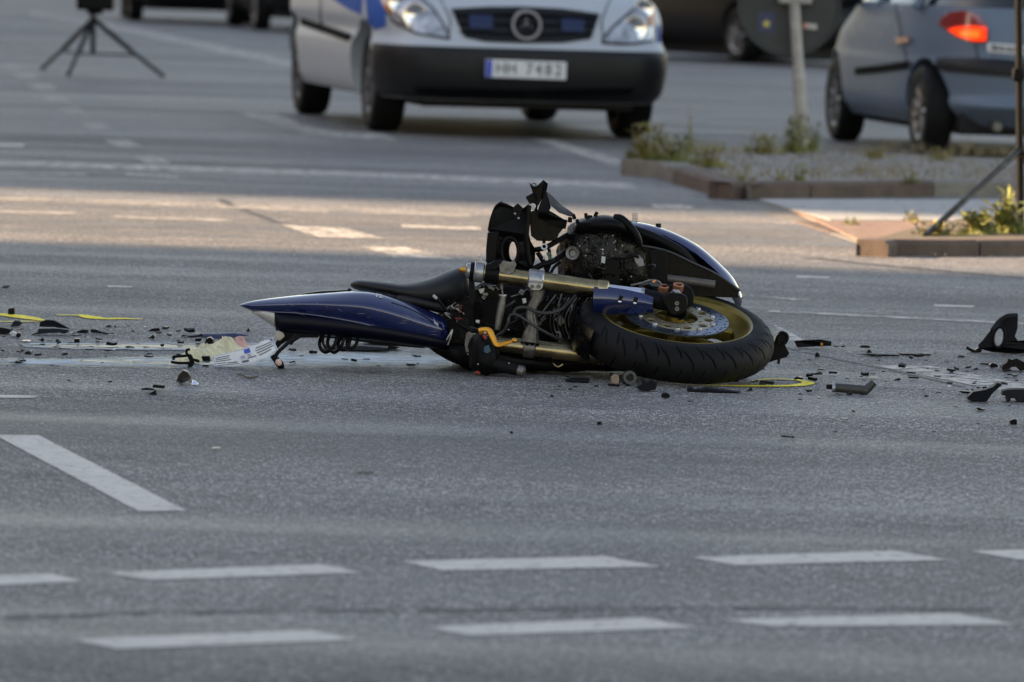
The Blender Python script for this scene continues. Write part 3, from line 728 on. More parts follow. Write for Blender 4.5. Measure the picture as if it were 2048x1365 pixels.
# ---- silver hatchback seen from behind
P_LV = [(.19, 3.05, -.48, .74, 4, 3.6), (.27, 3.15, -.59, .80, 4, 3.6), (.335, 3.18, -.675, .822, 4, 3.6), (.37, 3.2, -.655, .826, 4, 3.6), (.40, 3.2, -.625, .828, 4, 3.6), (.50, 3.2, -.64, .83, 4, 3.6), (.585, 3.17, -.645, .83, 4, 3.6),
        (.63, 3.1, -.60, .825, 4, 3.6), (.75, 2.9, -.585, .824, 4, 3.6), (.86, 2.5, -.56, .818, 4, 3.6), (.95, 2.15, -.52, .808, 4, 3.6), (1.05, 1.85, -.46, .73, 4, 4), (1.33, 1.05, -.2, .60, 4, 4), (1.43, .7, .1, .42, 4, 4)]
pug = Car('hatchback_car', (3.315, 38.2, 0), R(99.7), P_LV, 1.25)
tag(pug.root, 'blue-grey silver hatchback with a glowing red tail lamp behind the island', 'car')
RP = .285
pb = pug.hull(.20, .95, 'body', M_SILVERB, [(0, RP, .335), (2.44, RP, .335)], nz=56); pug.bvh(pb)
pug.hull(.953, 1.36, 'glasshouse', M_CGLASS, off=-.008, nz=12); pug.hull(1.32, 1.43, 'roof', M_SILVERB, nz=6, off=.003)
for x, y in ((0, .715), (0, -.715), (2.44, .715), (2.44, -.715)): pug.wheel(x, y, RP, .175, M_RIM, 9)
pug.under(-.4, 2.9, .62, .15, .30)
for sg in (-1, 1):
    for x in (.1, 1.1):
        b = MB(); b.tube([pug.W((x + .1 * (z - .9), sg * (pug.lev(z)[2] + .0), z)) for z in (.93, 1.1, 1.25, 1.36)], .035, 8); b.build('pillar', M_SILVERB, pug.root)
    b = MB(); b.sphere(pug.W((1.75, sg * .90, .98)), (.07, .10, .085), 14, pug.rot); b.tube([pug.W((1.75, sg * .76, .93)), pug.W((1.75, sg * .86, .95))], .02, 6); b.build('wing_mirror', M_BUMPER, pug.root)
tl = pug.patch('tail_lamp', M_TAILRED, [(1878, 46), (1896, 27), (1930, 22), (1961, 33), (1977, 58)], [(1879, 49), (1896, 61), (1918, 76), (1949, 86), (1977, 86)], .012, 22, 10)
pug.patch('lit_lens', M_TAILLIT, [(1900, 60), (1916, 55), (1945, 53), (1975, 56)], [(1901, 62), (1920, 74), (1949, 83), (1974, 83)], .018, 16, 6, tl)
pug.patch('bulb_glow', mat('bulb_glow', (.5, .05, .01), .2, emit=((1.0, .12, .02), .45)), [(1922, 66), (1940, 62), (1962, 63)], [(1924, 72), (1940, 76), (1962, 76)], .022, 10, 4, tl)
bl = pug.patch('bumper_strip', M_BUMPER, [(1875, 119), (1900, 116), (1955, 117), (2040, 126), (2200, 140)], [(1877, 137), (1900, 143), (1955, 148), (2040, 156), (2200, 168)], .018, 30, 5)
pug.patch('side_moulding', M_MOULD, [(1712, 136), (1765, 130), (1822, 122)], [(1712, 150), (1765, 145), (1820, 137)], .012, 10, 3)
pug.patch('door_handle', M_AMBER, [(1796, 77), (1822, 74)], [(1797, 88), (1823, 85)], .02, 5, 2)
pug.patch('tailgate_gap', M_UNDER, [(1950, 86), (1954, 116)], [(1953, 86), (1957, 116)], .003, 6, 1)
pug.patch('door_gap', M_UNDER, [(1790, 10), (1800, 60), (1812, 120), (1822, 180)], [(1792, 10), (1802, 60), (1814, 120), (1824, 180)], .003, 8, 1)
tp = pug.patch('number_plate', M_PLATE, [(1976, 86), (2110, 98)], [(1976, 104), (2110, 117)], .012, 8, 2)
for i, x in enumerate((1984, 1992, 2002, 2013, 2022, 2036, 2048, 2060, 2072)):
    pug.patch('plate_character', M_CHAR, [(x, 90 + i), (x + 6, 90.5 + i)], [(x, 101 + i), (x + 6, 101.5 + i)], .018, 2, 1, tp, th=.006)
b = MB(); e0 = pug.W((-.56, .42, .21)); e1 = pug.W((-.3, .42, .22)); b.tube([e0, e1], .03, 16); b.tube([e0 + (e0 - e1) * .01, e0 + (e0 - e1) * .02], .022, 12); b.build('exhaust', M_DALU, pug.root)

# ---- parked and waiting cars in the background
C_LV = [(.20, .70, -3.2, .74, 4.5, 4.5), (.30, .80, -3.3, .84, 4.5, 4.5), (.45, .85, -3.35, .88, 4.5, 4.5), (.60, .84, -3.35, .89, 4.5, 4.5), (.75, .75, -3.3, .89, 4.5, 4.5),
        (.88, .45, -3.25, .88, 4, 4.5), (.97, -.3, -3.2, .86, 4, 4.5), (1.02, -.55, -3.15, .84, 4, 4.5), (1.35, -1.2, -2.8, .68, 4, 4), (1.45, -1.5, -2.4, .5, 4, 4)]
def bgcar(px, py, yaw, m, label, low=M_BUMPER, k=1.0, clear=.17):
    c = Car('parked_car', G(px, py), R(yaw), [tuple([a[0] * k] + list(a[1:])) for a in C_LV], -1.3, 72, 24)
    tag(c.root, label, 'car')
    c.hull(.21 * k, 1.0 * k, 'body', m, [(0, .31, .36), (-2.65, .31, .36)], nz=26); c.hull(1.003 * k, 1.38 * k, 'glasshouse', M_CGLASS, off=-.008, nz=8); c.hull(1.36 * k, 1.45 * k, 'roof', m, nz=4, off=.003)
    for x in (0, -2.65):
        for sg in (-1, 1): c.wheel(x, sg * .77, .31, .2, M_RIM, 7)
    c.under(-3.0, .6, .66, clear, .30)
    c.shell('front_bumper', low, .215 * k, .56 * k, .42, .012)
    for sg in (-1, 1):
        b = MB(); b.sphere(c.W((.66, sg * .62, .70 * k)), (.10, .16, .07), 12, c.rot); b.build('headlight', M_LENS, c.root)
    return c
bgcar(383, 45, -84, M_DARKCAR, 'black car waiting far behind the tripod', k=1.1)
bgcar(640, 64, -80, M_DARKCAR, 'black car mostly hidden behind the patrol van', k=1.1)
bgcar(1352, 98, -86, M_PALECAR, 'pale silver car with black lower bumper behind the patrol van', clear=.06)
bgcar(1612, 130, -66, M_DARKCAR, 'black car behind the round sign', clear=.06)
bgcar(1455, 84, -80, M_DARKCAR, 'black car between the pale car and the round sign', clear=.06)

# ---- tripod with instrument head, far left
def rod(b, a, c, r_, n=8): b.tube([a, c], r_, n)
Tp = G(187, 150); tri = empty('camera_tripod', Vector((Tp.x, Tp.y, 0)))
tag(tri, 'black tripod with a boxy instrument head standing on the empty lane', 'tripod')
Yt = Tp.y
apex = P(186, 38, Yt)
for a_, (fx, fy) in zip((0, 1, 2), ((84, 141), (137, 152), (326, 155))):
    f_ = G(fx, fy); b = MB(); mid = apex.lerp(f_, .55)
    rod(b, apex, mid, .022); rod(b, mid - (f_ - apex) * .03, f_ + Vector((0, 0, .012)), .016); b.sphere(f_ + Vector((0, 0, .014)), .02, 8); b.build('leg', M_BLACKP, tri)
    b = MB(); rod(b, P(186, 108, Yt), apex.lerp(f_, .62), .009); b.build('spreader', M_BLACKP, tri)
b = MB(); rod(b, P(186, 110, Yt), P(186, 20, Yt), .022, 12); b.build('centre_column', M_BLACKP, tri)
b = MB(); b.box(P(192, -2, Yt), (.32, .24, .20)); b.box(P(190, 22, Yt), (.14, .14, .06)); b.build('instrument_head', M_BLACKP, tri, bevel=.02)

# ---- lamp stand at the right edge
Sp = G(2040, 470); st = empty('tripod_stand', Vector((Sp.x, Sp.y, 0))); Ys = Sp.y
tag(st, 'tall black tripod stand with a slanted leg on the planted island end', 'stand')
b = MB(); rod(b, P(2041, 455, Ys), P(2036, -120, Ys), .018, 12); rod(b, P(2036, -100, Ys), P(2035, -700, Ys), .011, 12); b.build('pole', M_BLACKP, st)
b = MB(); b.box(P(2036, 150, Ys), (.05, .05, .06)); b.build('collar', M_BLACKP, st, bevel=.006)
hub = P(2039, 300, Ys)
for f_ in (G(1850, 473, .05), hub + Vector((.25, .42, -(hub.z - .06))), hub + Vector((.32, -.30, -hub.z + .005))):
    b = MB(); rod(b, hub, f_, .0145); b.sphere(f_, .016, 8); b.build('leg', M_BLACKP, st)

# ---- keep-right sign on the island, back towards us
Pb = G(1606, 292, KH); sg_ = empty('traffic_sign', Pb); Yp = Pb.y
tag(sg_, 'round traffic sign seen from behind on a leaning grey post with weeds', 'traffic sign')
M_POST = mat('galvanised_post', (0.30, 0.29, 0.27), .6, metal=.3, var=.3, vs_=8)
M_SIGNB = mat('sign_back', (0.035, 0.038, 0.038), .6, metal=.2, var=.2, vs_=6)
b = MB(); b.tube([Pb - Vector((0, 0, .05)), P(1598, 150, Yp)], .040, 20); b.tube([P(1598, 152, Yp), P(1589, 10, Yp), P(1570, -250, Yp)], .034, 20); b.build('post', M_POST, sg_)
b = MB(); b.tube([P(1598, 158, Yp), P(1597.5, 146, Yp)], [.044, .036], 20); b.build('post_sleeve', M_POST, sg_)
dc = P(1579, 10, Yp + .07)
b = MB(); b.lathe(dc, (0, -1, 0.02), [(.001, .0), (.29, .0), (.305, .012), (.315, .012), (.315, -.006), (.001, -.006)], 64); sd = b.build('sign_disc', M_SIGNB, sg_)
b = MB(); b.box(P(1590, 2, Yp + .02), (.20, .10, .04)); b.build('clamp', M_POST, sg_, bevel=.01)
def disc_pt(px, py): return P(px, py, dc.y - .004)
def sticker(px, py, w, h, m, nm):
    b = MB(); c_ = disc_pt(px, py); b.box(c_, (w, .003, h)); return b.build(nm, m, sd)
stk = sticker(1533, 45, .095, .12, mat('sticker_navy', (0.02, 0.03, 0.09), .5), 'sticker')
b = MB(); c0 = disc_pt(1533, 48) - Vector((0, .0025, 0)); star = []
for k in range(10):
    a = math.pi / 2 + k * math.pi / 5; r_ = .03 if k % 2 == 0 else .013; star.append(c0 + Vector((math.cos(a) * r_, 0, math.sin(a) * r_)))
b.plate(star, [], Vector((0, .002, 0))); b.build('star', mat('sticker_yellow', (0.5, 0.45, 0.08), .5), stk)
for k, x in enumerate((1611, 1620, 1629)):
    b = MB(); c_ = disc_pt(x, 52 + k) - Vector((0, .002, 0)); b.box(c_, (.026, .003, .034)); b.build('sticker_letter', M_WHITEP if k else M_PINK, sd, bevel=.004)
# ================================================================== the wrecked motorcycle, lying on its side
D0 = 17.84
def Bp(px, py, d=0.0): return P(px, py, D0 + d)
PX = D0 / F                                                      # metres per photo pixel at the wreck
bike = empty('motorcycle', G(1100, 742)); bike.location.z = 0
tag(bike, 'wrecked dark blue sports motorcycle with gold fork and wheel lying on its side', 'motorcycle')

def pxloft(stations, n=28, e=2.4, wob=0.0, ws=30.0, prof=None):
    rings = []; sm = smooth_poly([Vector(s[:3]) for s in stations], 5); sd = smooth_poly([Vector((s[3], s[4], 0)) for s in stations], 5)
    for p, q in zip(sm, sd):
        c = (p.y + p.z) / 2; h = max((p.z - p.y) / 2, .5); ring = []
        if prof:
            rings.append([Bp(p.x, p.y + (p.z - p.y) * u, q.x + max(q.y, .004) * w_) for u, w_ in prof]); continue
        for k in range(n):
            a = 2 * math.pi * k / n
            v_ = Bp(p.x, c - h * sp(math.cos(a), 2 / e), q.x - max(q.y, .004) * sp(math.sin(a), 2 / e))
            if wob: v_ = v_ + noise.noise_vector(v_ * ws) * wob
            ring.append(v_)
        rings.append(ring)
    return MB().loft(rings)
def pl3(pix, d, th, name, m, parent=bike, holes=(), dfun=None, bevel=.0015):
    dd = dfun or (lambda x, y: d)
    b = MB(); b.plate([Bp(x, y, dd(x, y)) for x, y in pix], [[Bp(x, y, dd(x, y)) for x, y in h] for h in holes], Vector((0, th, 0)))
    return b.build(name, m, parent, ang=30, bevel=bevel)
def hose(pts, r_, name, m=M_WIRE, parent=bike, n=8, k=6):
    b = MB(); b.tube(smooth_poly([Bp(*p) for p in pts], k), r_, n); return b.build(name, m, parent, ang=60)
def mtree(o):
    q = o
    while q.parent: q = q.parent
    return BVHTree.FromPolygons([v_.co + q.location for v_ in o.data.vertices], [tuple(p.vertices) for p in o.data.polygons])
def decal(tree, pix, off, name, m, parent):
    vv = []
    for x, y in pix:
        d = ray(x, y).normalized(); h = tree.ray_cast(CAM, d)
        if h[0] is None: return
        vv.append(h[0] + (h[1] if h[1].dot(d) < 0 else -h[1]) * off)
    b = MB(); b.add(vv, [tuple(range(len(vv)))]); return b.build(name, m, parent)

# ---- front wheel
nw = Vector((.09, -.265, .96)).normalized()
xw = (Vector((1, 0, 0)) - nw * nw.x).normalized(); yw = nw.cross(xw)
WC = Bp(1348, 671, 0.0)
def wp(r_, a, h): return WC + (xw * math.cos(a) + yw * math.sin(a)) * r_ + nw * h
def wl_(prof, n, closed=False):
    b = MB(); pr = prof + [prof[0]] if closed else prof; m = len(pr)
    vv = [wp(q[0], 2 * math.pi * k / n, q[1]) for k in range(n) for q in pr]
    ff = [(k * m + j, ((k + 1) % n) * m + j, ((k + 1) % n) * m + j + 1, k * m + j + 1) for k in range(n) for j in range(m - 1)]
    return b.add(vv, ff)
rimp = [(.205, -.047), (.2285, -.050), (.2285, -.044), (.216, -.040), (.208, -.022), (.192, -.016), (.188, 0), (.192, .016), (.208, .022), (.216, .040), (.228, .046), (.2315, .0575), (.229, .0605), (.2205, .058), (.212, .048), (.200, .028), (.180, .019), (.176, 0), (.180, -.019), (.198, -.026)]
wheel = wl_(rimp, 120, True).build('front_wheel', M_GOLDW, bike, ang=40)
NT, NP = 1150, 48
prof = []
for j in range(NP + 1):
    s_ = -1 + 2 * j / NP; a = s_ * 1.78
    prof.append((.241 + .0605 * (math.cos(a) if abs(a) < 1.57 else 1.05 * math.cos(a)) * .98, .0605 * math.sin(a) * (1.0 if abs(a) < 1.57 else 1.0), s_))
NG = 27; tv = []
def groove(th, s_):
    a = abs(s_); side = 1 if s_ > 0 else -1
    if a > .70: return 0.0
    best = 0.0; per = 2 * math.pi / NG
    for kind in (0, 1):
        lo, hi = ((.03, .62), (.30, .70))[kind]
        if not lo <= a <= hi: continue
        u = (a - lo) / (hi - lo)
        phase = (.0 if side > 0 else .5) + (.0 if kind == 0 else .55) + .62 * (u ** 1.7) * (1 if kind == 0 else .5)
        dth = ((th / per + phase + .5) % 1) - .5
        w_ = .034 * (1 - .45 * abs(2 * u - 1)); best = max(best, 1 - min(1, abs(dth) / w_) ** 3)
    return best
for k in range(NT):
    th = 2 * math.pi * k / NT
    for r_, h, s_ in prof:
        g = groove(th, s_) * .0060
        c = math.hypot(r_ - .241, h) or 1
        tv.append(wp(r_ - (r_ - .241) / c * g, th, h - h / c * g))
m_ = NP + 1
b = MB(); b.add(tv, [(k * m_ + j, ((k + 1) % NT) * m_ + j, ((k + 1) % NT) * m_ + j + 1, k * m_ + j + 1) for k in range(NT) for j in range(NP)])
b.build('tyre', M_RUBBER, wheel, ang=50)
for k in range(6):
    a = k * math.pi / 3 + .35; b = MB(); rings = []
    for t, w_, hh, ho in ((.03, .020, .030, .0), (.07, .013, .024, .004), (.12, .011, .020, .008), (.16, .015, .022, .006), (.192, .026, .024, 0)):
        rings.append([wp(math.hypot(t, w_ * sx), a + math.atan2(w_ * sx, t), ho + hh * sz) for sx, sz in ((-1, -.8), (1, -.8), (1, .5), (.5, .8), (-.5, .8), (-1, .5))])
    b.loft(rings); b.build('spoke', M_GOLDW, wheel, ang=30, bevel=.002)
wl_([(.001, .062), (.026, .062), (.028, .050), (.040, .046), (.048, .040), (.050, -.04), (.028, -.06), (.001, -.06)], 48).build('hub', M_GOLDW, wheel, ang=35)
for k in range(5):
    a = k * 2 * math.pi / 5 + .2; b = MB()
    b.loft([[wp(math.hypot(t, w_ * s_), a + math.atan2(w_ * s_, t), .047 + z) for s_, z in ((-1, -.006), (1, -.006), (1, .003), (-1, .003))] for t, w_ in ((.03, .012), (.075, .008))]); b.build('hub_arm', M_GOLDW, wheel, bevel=.001)
def ring_plate(r1, r2, h, th, holes, m, nm, n=90, inner=True):
    b = MB(); outer = [wp(r2, 2 * math.pi * k / n, h) for k in range(n)]
    hl_ = [[wp(r1, 2 * math.pi * k / n, h) for k in range(n)]] if inner else []
    for hr, ha, rad, hn in holes:
        c = wp(hr, ha, h); hl_.append([c + (xw * math.cos(q) * rad[0] * 1 + yw * math.sin(q) * rad[0]) for q in [2 * math.pi * i / hn for i in range(hn)]])
    b.plate(outer, hl_, nw * -th); return b.build(nm, m, wheel, ang=30)
hs = []
for k in range(34):
    a = 2 * math.pi * k / 34; hs.append((.122 + .0115 * (k % 3), a, (.0044,), 8)); hs.append((.1515 - .006 * (k % 2), a + .09, (.0044,), 8))
ring_plate(.113, .157, .058, .005, hs, M_STEEL, 'brake_disc', 120)
hs = []
for k in range(10):
    a = 2 * math.pi * k / 10; hs.append((.0955, a, (.0145,), 18)); hs.append((.074, a + .314, (.006,), 10))
ring_plate(.064, .1125, .060, .006, hs, M_CARRIER, 'disc_carrier', 100)
for k in range(10):
    b = MB(); c = wp(.113, 2 * math.pi * k / 10 + .314, .060); b.lathe(c, nw, [(.001, .004), (.0065, .004), (.008, .001), (.008, -.006)], 14); b.build('disc_bobbin', M_ALU, wheel)
ring_plate(.113, .157, -.055, .005, [], M_STEEL, 'brake_disc', 90)
# front mudguard remains
rows = []
for i in range(31):
    a = R(138 + 78 * i / 30); rows.append([wp(.3105 - .010 * abs(s_) ** 2.5 + .004 * math.sin(i * .9) * (i < 4), a, -.004 + s_ * .052) for s_ in [-1 + 2 * j / 10 for j in range(11)]])
b = MB(); b.grid(rows, lambda p: (p - WC).normalized() * .003); b.build('mudguard', M_BLACKG, bike, ang=40)
pl3([(1440, 742), (1500, 724), (1530, 708), (1546, 690), (1553, 672), (1562, 664), (1575, 670), (1577, 676), (1570, 690), (1579, 707), (1573, 715), (1548, 722), (1510, 735), (1460, 750)], .06, .05, 'mudguard_bracket', M_BLACKP)
hose([(1556, 688, .05), (1559, 668, .05), (1566, 665, .05), (1575, 671, .05), (1574, 682, .05), (1565, 692, .05)], .0038, 'bracket_loop')
hose([(1558, 718, .05), (1557, 728, .05)], .004, 'bracket_pin')

# ---- fork
def tubepx(name, m, pts, rads, n=32, parent=bike, ang=35):
    b = MB(); b.tube([Bp(*p) for p in pts], rads, n); return b.build(name, m, parent, ang=ang)
def fy(x): return 543 + .1365 * (x - 945)
UD = -.045
fk = tubepx('fork_tube', M_GOLDF, [(952, fy(952), UD), (1085, fy(1085), UD), (1195, fy(1195), UD)], [.0245, .0255, .027])
tubepx('fork_collar', M_GOLDF, [(1194, fy(1194), UD), (1198, fy(1198), UD), (1214, fy(1214), UD), (1217, fy(1217), UD)], [.0272, .030, .030, .025])
tubepx('fork_stanchion', M_CHROME, [(1214, fy(1214), UD), (1285, fy(1285) , UD)], .0190)
tubepx('stanchion_ring', M_ALU, [(1281, fy(1281), UD), (1288, fy(1288), UD)], .0205)
tubepx('fork_cap', M_LEVER, [(919, fy(919), UD), (922, fy(922), UD), (930, fy(930), UD), (934, fy(934), UD)], [.004, .008, .010, .014], 16)
tubepx('cap_ring', M_ALU, [(931, fy(931), UD), (934, fy(934), UD), (941, fy(941), UD)], [.014, .022, .024])
tubepx('cap_seal', M_BLACKP, [(940, fy(940), UD), (949, fy(949), UD)], .0275)
tc_ = tubepx('top_clamp', M_ALU, [(948, fy(948), UD), (950, fy(950), UD), (966, fy(966), UD), (968, fy(968), UD)], [.028, .031, .031, .027])
pl3([(950, 540), (953, 522), (957, 512), (962, 513), (964, 520), (972, 524), (976, 532), (974, 545)], UD - .01, .03, 'clamp_lug', M_ALU, tc_)
pl3([(938, 560), (948, 556), (952, 600), (946, 612), (938, 606)], UD, .03, 'clamp_bracket', M_BLACKP, tc_)
tubepx('clip_on', M_BLACKP, [(970, fy(970), UD), (998, fy(998), UD)], .0295, 24)
pl3([(1000, 545), (998, 530), (1006, 522), (1020, 526), (1028, 520), (1033, 530), (1026, 546), (1016, 549)], UD - .03, .03, 'broken_perch', M_DALU, bike)
pl3([(972, 540), (978, 528), (992, 522), (1003, 520), (1006, 530), (990, 540)], UD - .03, .02, 'perch_stub', M_BLACKP, bike)
lc = tubepx('lower_clamp', M_ALU, [(1056, fy(1056), UD), (1058, fy(1058), UD), (1084, fy(1084), UD), (1087, fy(1087), UD)], [.0275, .031, .031, .0275])
pl3([(1057, 566), (1086, 568), (1085, 577), (1080, 581), (1062, 580), (1056, 574)], UD - .034, .03, 'pinch_lug', M_ALU, lc)
for x in (1064, 1077):
    b = MB(); c = Bp(x, 573.5, UD - .035); b.lathe(c, (0, -1, .0), [(.0062, -.004), (.0066, .004), (.004, .004), (.0034, .001), (.001, .001)], 16); b.build('pinch_bolt', M_DALU, lc)
# triple clamp bridge between the legs
b = MB(); rings = []
for x, y, w_, t_ in ((1077, 578, 13, .02), (1074, 598, 12, .018), (1064, 615, 10, .017), (1062, 632, 11, .018), (1066, 650, 11, .02), (1062, 668, 15, .02), (1060, 686, 19, .022)):
    rings.append([Bp(x + w_ * cx_, y + w_ * .12 * cx_, -.01 + t_ * cz_ * .9) for cx_, cz_ in ((-1, -.6), (-.6, -1), (-.2, -.75), (.2, -.75), (.6, -1), (1, -.6), (1, 1), (-1, 1))])
b.loft(rings); b.build('triple_clamp', M_DALU, bike, ang=30, bevel=.002)
LD = .02
def ly(x): return 701 + .118 * (x - 1100)
tubepx('fork_tube', M_GOLDF, [(930, ly(930), LD), (1060, ly(1060), LD), (1210, ly(1210), LD)], [.0245, .0255, .027])
lc2 = tubepx('lower_clamp', M_DALU, [(1046, ly(1046), LD), (1048, ly(1048), LD), (1069, ly(1069), LD), (1071, ly(1071), LD)], [.0275, .031, .031, .0275])
for x in (1054, 1064):
    b = MB(); b.sphere(Bp(x, 688, LD - .03), (.006, .004, .006), 10); b.build('pinch_bolt', M_BLACKP, lc2)
# fork guard, axle clamp and caliper
rows = []
gx = [(1188, 573, 629), (1216, 574, 629), (1250, 579, 629), (1283, 586, 628), (1307, 595, 627)]
for i in range(21):
    x = lerp(1188, 1307, i / 20); t_, bt_ = interp(gx, x)
    rows.append([Bp(x - 2 + 4 * abs(v - .5), lerp(t_, bt_, v), UD - .040 + .030 * (2 * v - .9) ** 2 * .6) for v in [j / 10 for j in range(11)]])
b = MB(); b.grid(rows, Vector((0, .004, 0))); fg = b.build('fork_guard', M_BLUE, bike, ang=40)
for x, y in ((1241, 597), (1271, 600)):
    b = MB(); b.tube([Bp(x + 2, y - 5, UD - .0445), Bp(x - 2, y + 6, UD - .0445)], .0058, 12); b.build('guard_slot', M_BLACKG, fg)
    b = MB(); b.sphere(Bp(x - 1.5, y + 7, UD - .049), (.0058, .004, .0042), 12); b.build('guard_bolt', M_CHROME, fg)
tubepx('fork_bottom', M_BLACKP, [(1284, 594, UD), (1290, 595, UD), (1312, 600, UD), (1330, 606, UD), (1352, 610, UD)], [.020, .0245, .026, .024, .022], 28)
ac = pl3([(1322, 598), (1332, 590), (1345, 586), (1362, 588), (1374, 594), (1376, 612), (1370, 626), (1354, 631), (1340, 629), (1332, 616)], UD - .05, .085, 'axle_clamp', M_BLACKP, bevel=.004)
b = MB(); c = Bp(1352, 588, UD - .01); b.lathe(c, nw, [(.018, -.01), (.018, .002), (.015, .004), (.012, .004), (.0115, .010), (.001, .011)], 20); b.build('axle_nut', M_ALU, ac)
for x, y in ((1354, 607), (1354, 618)):
    b = MB(); b.lathe(Bp(x, y, UD - .052), (0, -1, 0), [(.0062, -.003), (.0066, .003), (.004, .003), (.003, 0), (.001, 0)], 14); b.build('clamp_bolt', M_DALU, ac)
tubepx('fork_foot', M_BLACKP, [(1354, 626, -.02), (1357, 640, .0)], [.030, .024], 24)
cal = pl3([(1306, 582), (1312, 574), (1330, 571), (1368, 569), (1382, 576), (1389, 590), (1386, 612), (1372, 616), (1366, 598), (1340, 596), (1312, 594)], .0, .07, 'brake_caliper', M_BLACKP, bevel=.004)
for x, y in ((1327, 575), (1357, 572)):
    b = MB(); c = Bp(x, y, .0); b.lathe(c, nw + Vector((0, -.1, 0)), [(.016, -.016), (.0165, .004), (.0105, .005), (.009, -.004), (.001, -.006)], 24); b.build('caliper_piston', M_COPPER, cal)
hose([(1262, 571, -.01), (1285, 566, -.01), (1300, 561, .0), (1316, 563, .0), (1322, 570, .0)], .0033, 'brake_line', M_DALU)
pl3([(1296, 565), (1305, 560), (1318, 566), (1317, 575), (1300, 572)], .0, .02, 'banjo_cap', M_TEAL)
tubepx('banjo_bolt', M_COPPER, [(1306, 566, -.003), (1312, 562, -.003)], .006, 10)

# ---- tail unit
TPROF = [(v_.x, v_.y) for v_ in smooth_poly([Vector(q + (0,)) for q in ((.5, 1.0), (.12, .8), (.0, .2), (.0, -.10), (.05, -.42), (.16, -.70), (.27, -.90), (.33, -.97), (.42, -1.0), (.60, -.97), (.78, -.86), (.86, -.84), (.96, -.60), (1.0, -.2), (.95, .5), (.5, 1.0))], 4)][:-1]
tail = pxloft([(480, 610, 613, .05, .006), (492, 606, 618, .05, .018), (510, 602, 625, .055, .032), (545, 597, 630, .06, .05), (600, 591, 635, .06, .07), (660, 586, 646, .065, .085), (720, 583, 660, .07, .092),
               (765, 589, 673, .075, .092), (810, 603, 685, .08, .088), (850, 619, 694, .085, .08), (885, 634, 699, .09, .07), (896, 645, 698, .09, .05)], prof=TPROF).build('tail_cowl', M_BLUE, bike, ang=60)
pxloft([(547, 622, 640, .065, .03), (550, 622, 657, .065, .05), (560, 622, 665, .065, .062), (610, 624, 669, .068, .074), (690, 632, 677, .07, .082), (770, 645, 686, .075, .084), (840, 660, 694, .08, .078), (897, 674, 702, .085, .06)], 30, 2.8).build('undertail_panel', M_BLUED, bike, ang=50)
pxloft([(503, 620, 626, .06, .02), (515, 615, 634, .06, .032), (530, 614, 643, .062, .042), (549, 614, 655, .065, .05)], 24, 2.4).build('tail_light', M_SMOKE, bike, ang=60)
tt = mtree(tail)
for q in ([(866, 636), (871, 645), (876, 648), (879, 660), (873, 651), (868, 648)], [(750, 590), (756, 587), (755, 594), (752, 596)], [(757, 589), (764, 590), (762, 594), (766, 597), (759, 597)]):
    decal(tt, q, .0015, 'tail_graphic', M_WHITEP, tail)
rs = random.Random(21)
for i in range(26):                                              # scrapes and seams on the painted tail
    x = rs.uniform(560, 870); y0, y1 = interp([(560, 602, 626), (660, 596, 640), (765, 600, 664), (870, 645, 690)], x); y = lerp(y0, y1, rs.random())
    L_ = rs.uniform(5, 26); sl = rs.uniform(-.15, .45); w_ = rs.uniform(.25, .7)
    decal(tt, [(x, y), (x + L_ * .5, y + sl * L_ * .5 - w_), (x + L_, y + sl * L_), (x + L_ * .5, y + sl * L_ * .5 + w_)], .0008, 'scrape', M_SCRAPE, tail)
decal(tt, [(764, 588), (766, 588), (784, 606), (782, 606)], .001, 'panel_seam', M_BLACKG, tail)
for a_, c_ in (((782, 606), (812, 616)), ((812, 616), (842, 630)), ((842, 630), (866, 646)), ((850, 640), (846, 668)), ((846, 668), (850, 688))):
    decal(tt, [a_, (a_[0] + 1.2, a_[1] - 1), (c_[0] + 1.2, c_[1] - 1), c_], .001, 'panel_seam', M_BLACKG, tail)
pl3([(600, 592), (604, 588), (640, 583), (700, 580), (702, 586), (640, 590)], .08, .03, 'tail_trim', M_BLUED)
pl3([(694, 581), (697, 577), (703, 579), (703, 585)], .09, .015, 'trim_clip', M_BLACKP)
# underside: vents hoses, cable loops, plate hanger
for pts in ([(644, 668), (639, 688), (645, 702), (655, 704), (668, 692), (676, 668)], [(660, 668), (655, 686), (661, 700), (670, 705), (684, 690), (690, 664)], [(684, 672), (676, 690), (686, 698), (698, 688), (703, 652)],
            [(700, 660), (694, 688), (704, 697), (714, 684), (718, 655)]):
    hose([(x, y, .02 + .01 * (i % 2)) for i, (x, y) in enumerate(pts)], .0055, 'cable_loop', M_WIRE)
hose([(648, 668, .03), (646, 685, .03), (652, 697, .03)], .004, 'cable_loop')
pl3([(636, 668), (700, 672), (780, 680), (850, 690), (850, 697), (780, 692), (700, 681), (640, 675)], .06, .06, 'inner_mudguard', M_BLACKP)
pl3([(560, 664), (640, 670), (636, 676), (600, 676), (590, 672), (575, 682), (562, 690), (553, 700), (548, 692), (556, 678)], .03, .05, 'plate_hanger', M_BLACKP)
hose([(592, 670, -.02), (572, 690, -.04), (556, 705, -.05), (550, 716, -.06)], .006, 'hanger_rod')
hose([(600, 673, -.03), (584, 684, -.03), (583, 690, -.03)], .005, 'hanger_rod')
pl3([(548, 672), (555, 662), (566, 667), (569, 674), (560, 682), (552, 680)], -.02, .03, 'plate_lamp', mat('lamp_beige', (0.34, 0.30, 0.26), .4, var=.2))
hose([(545, 712, -.06), (552, 722, -.065), (556, 728, -.07)], .0085, 'indicator_stalk', M_BLACKP)
Mi = Matrix.Rotation(R(-35), 3, 'Y')
b = MB(); b.sphere(Bp(560, 729, -.07), (.017, .013, .012), 16, Mi @ Matrix.Rotation(R(90), 3, 'Y')); b.build('indicator', M_BLACKG, bike)
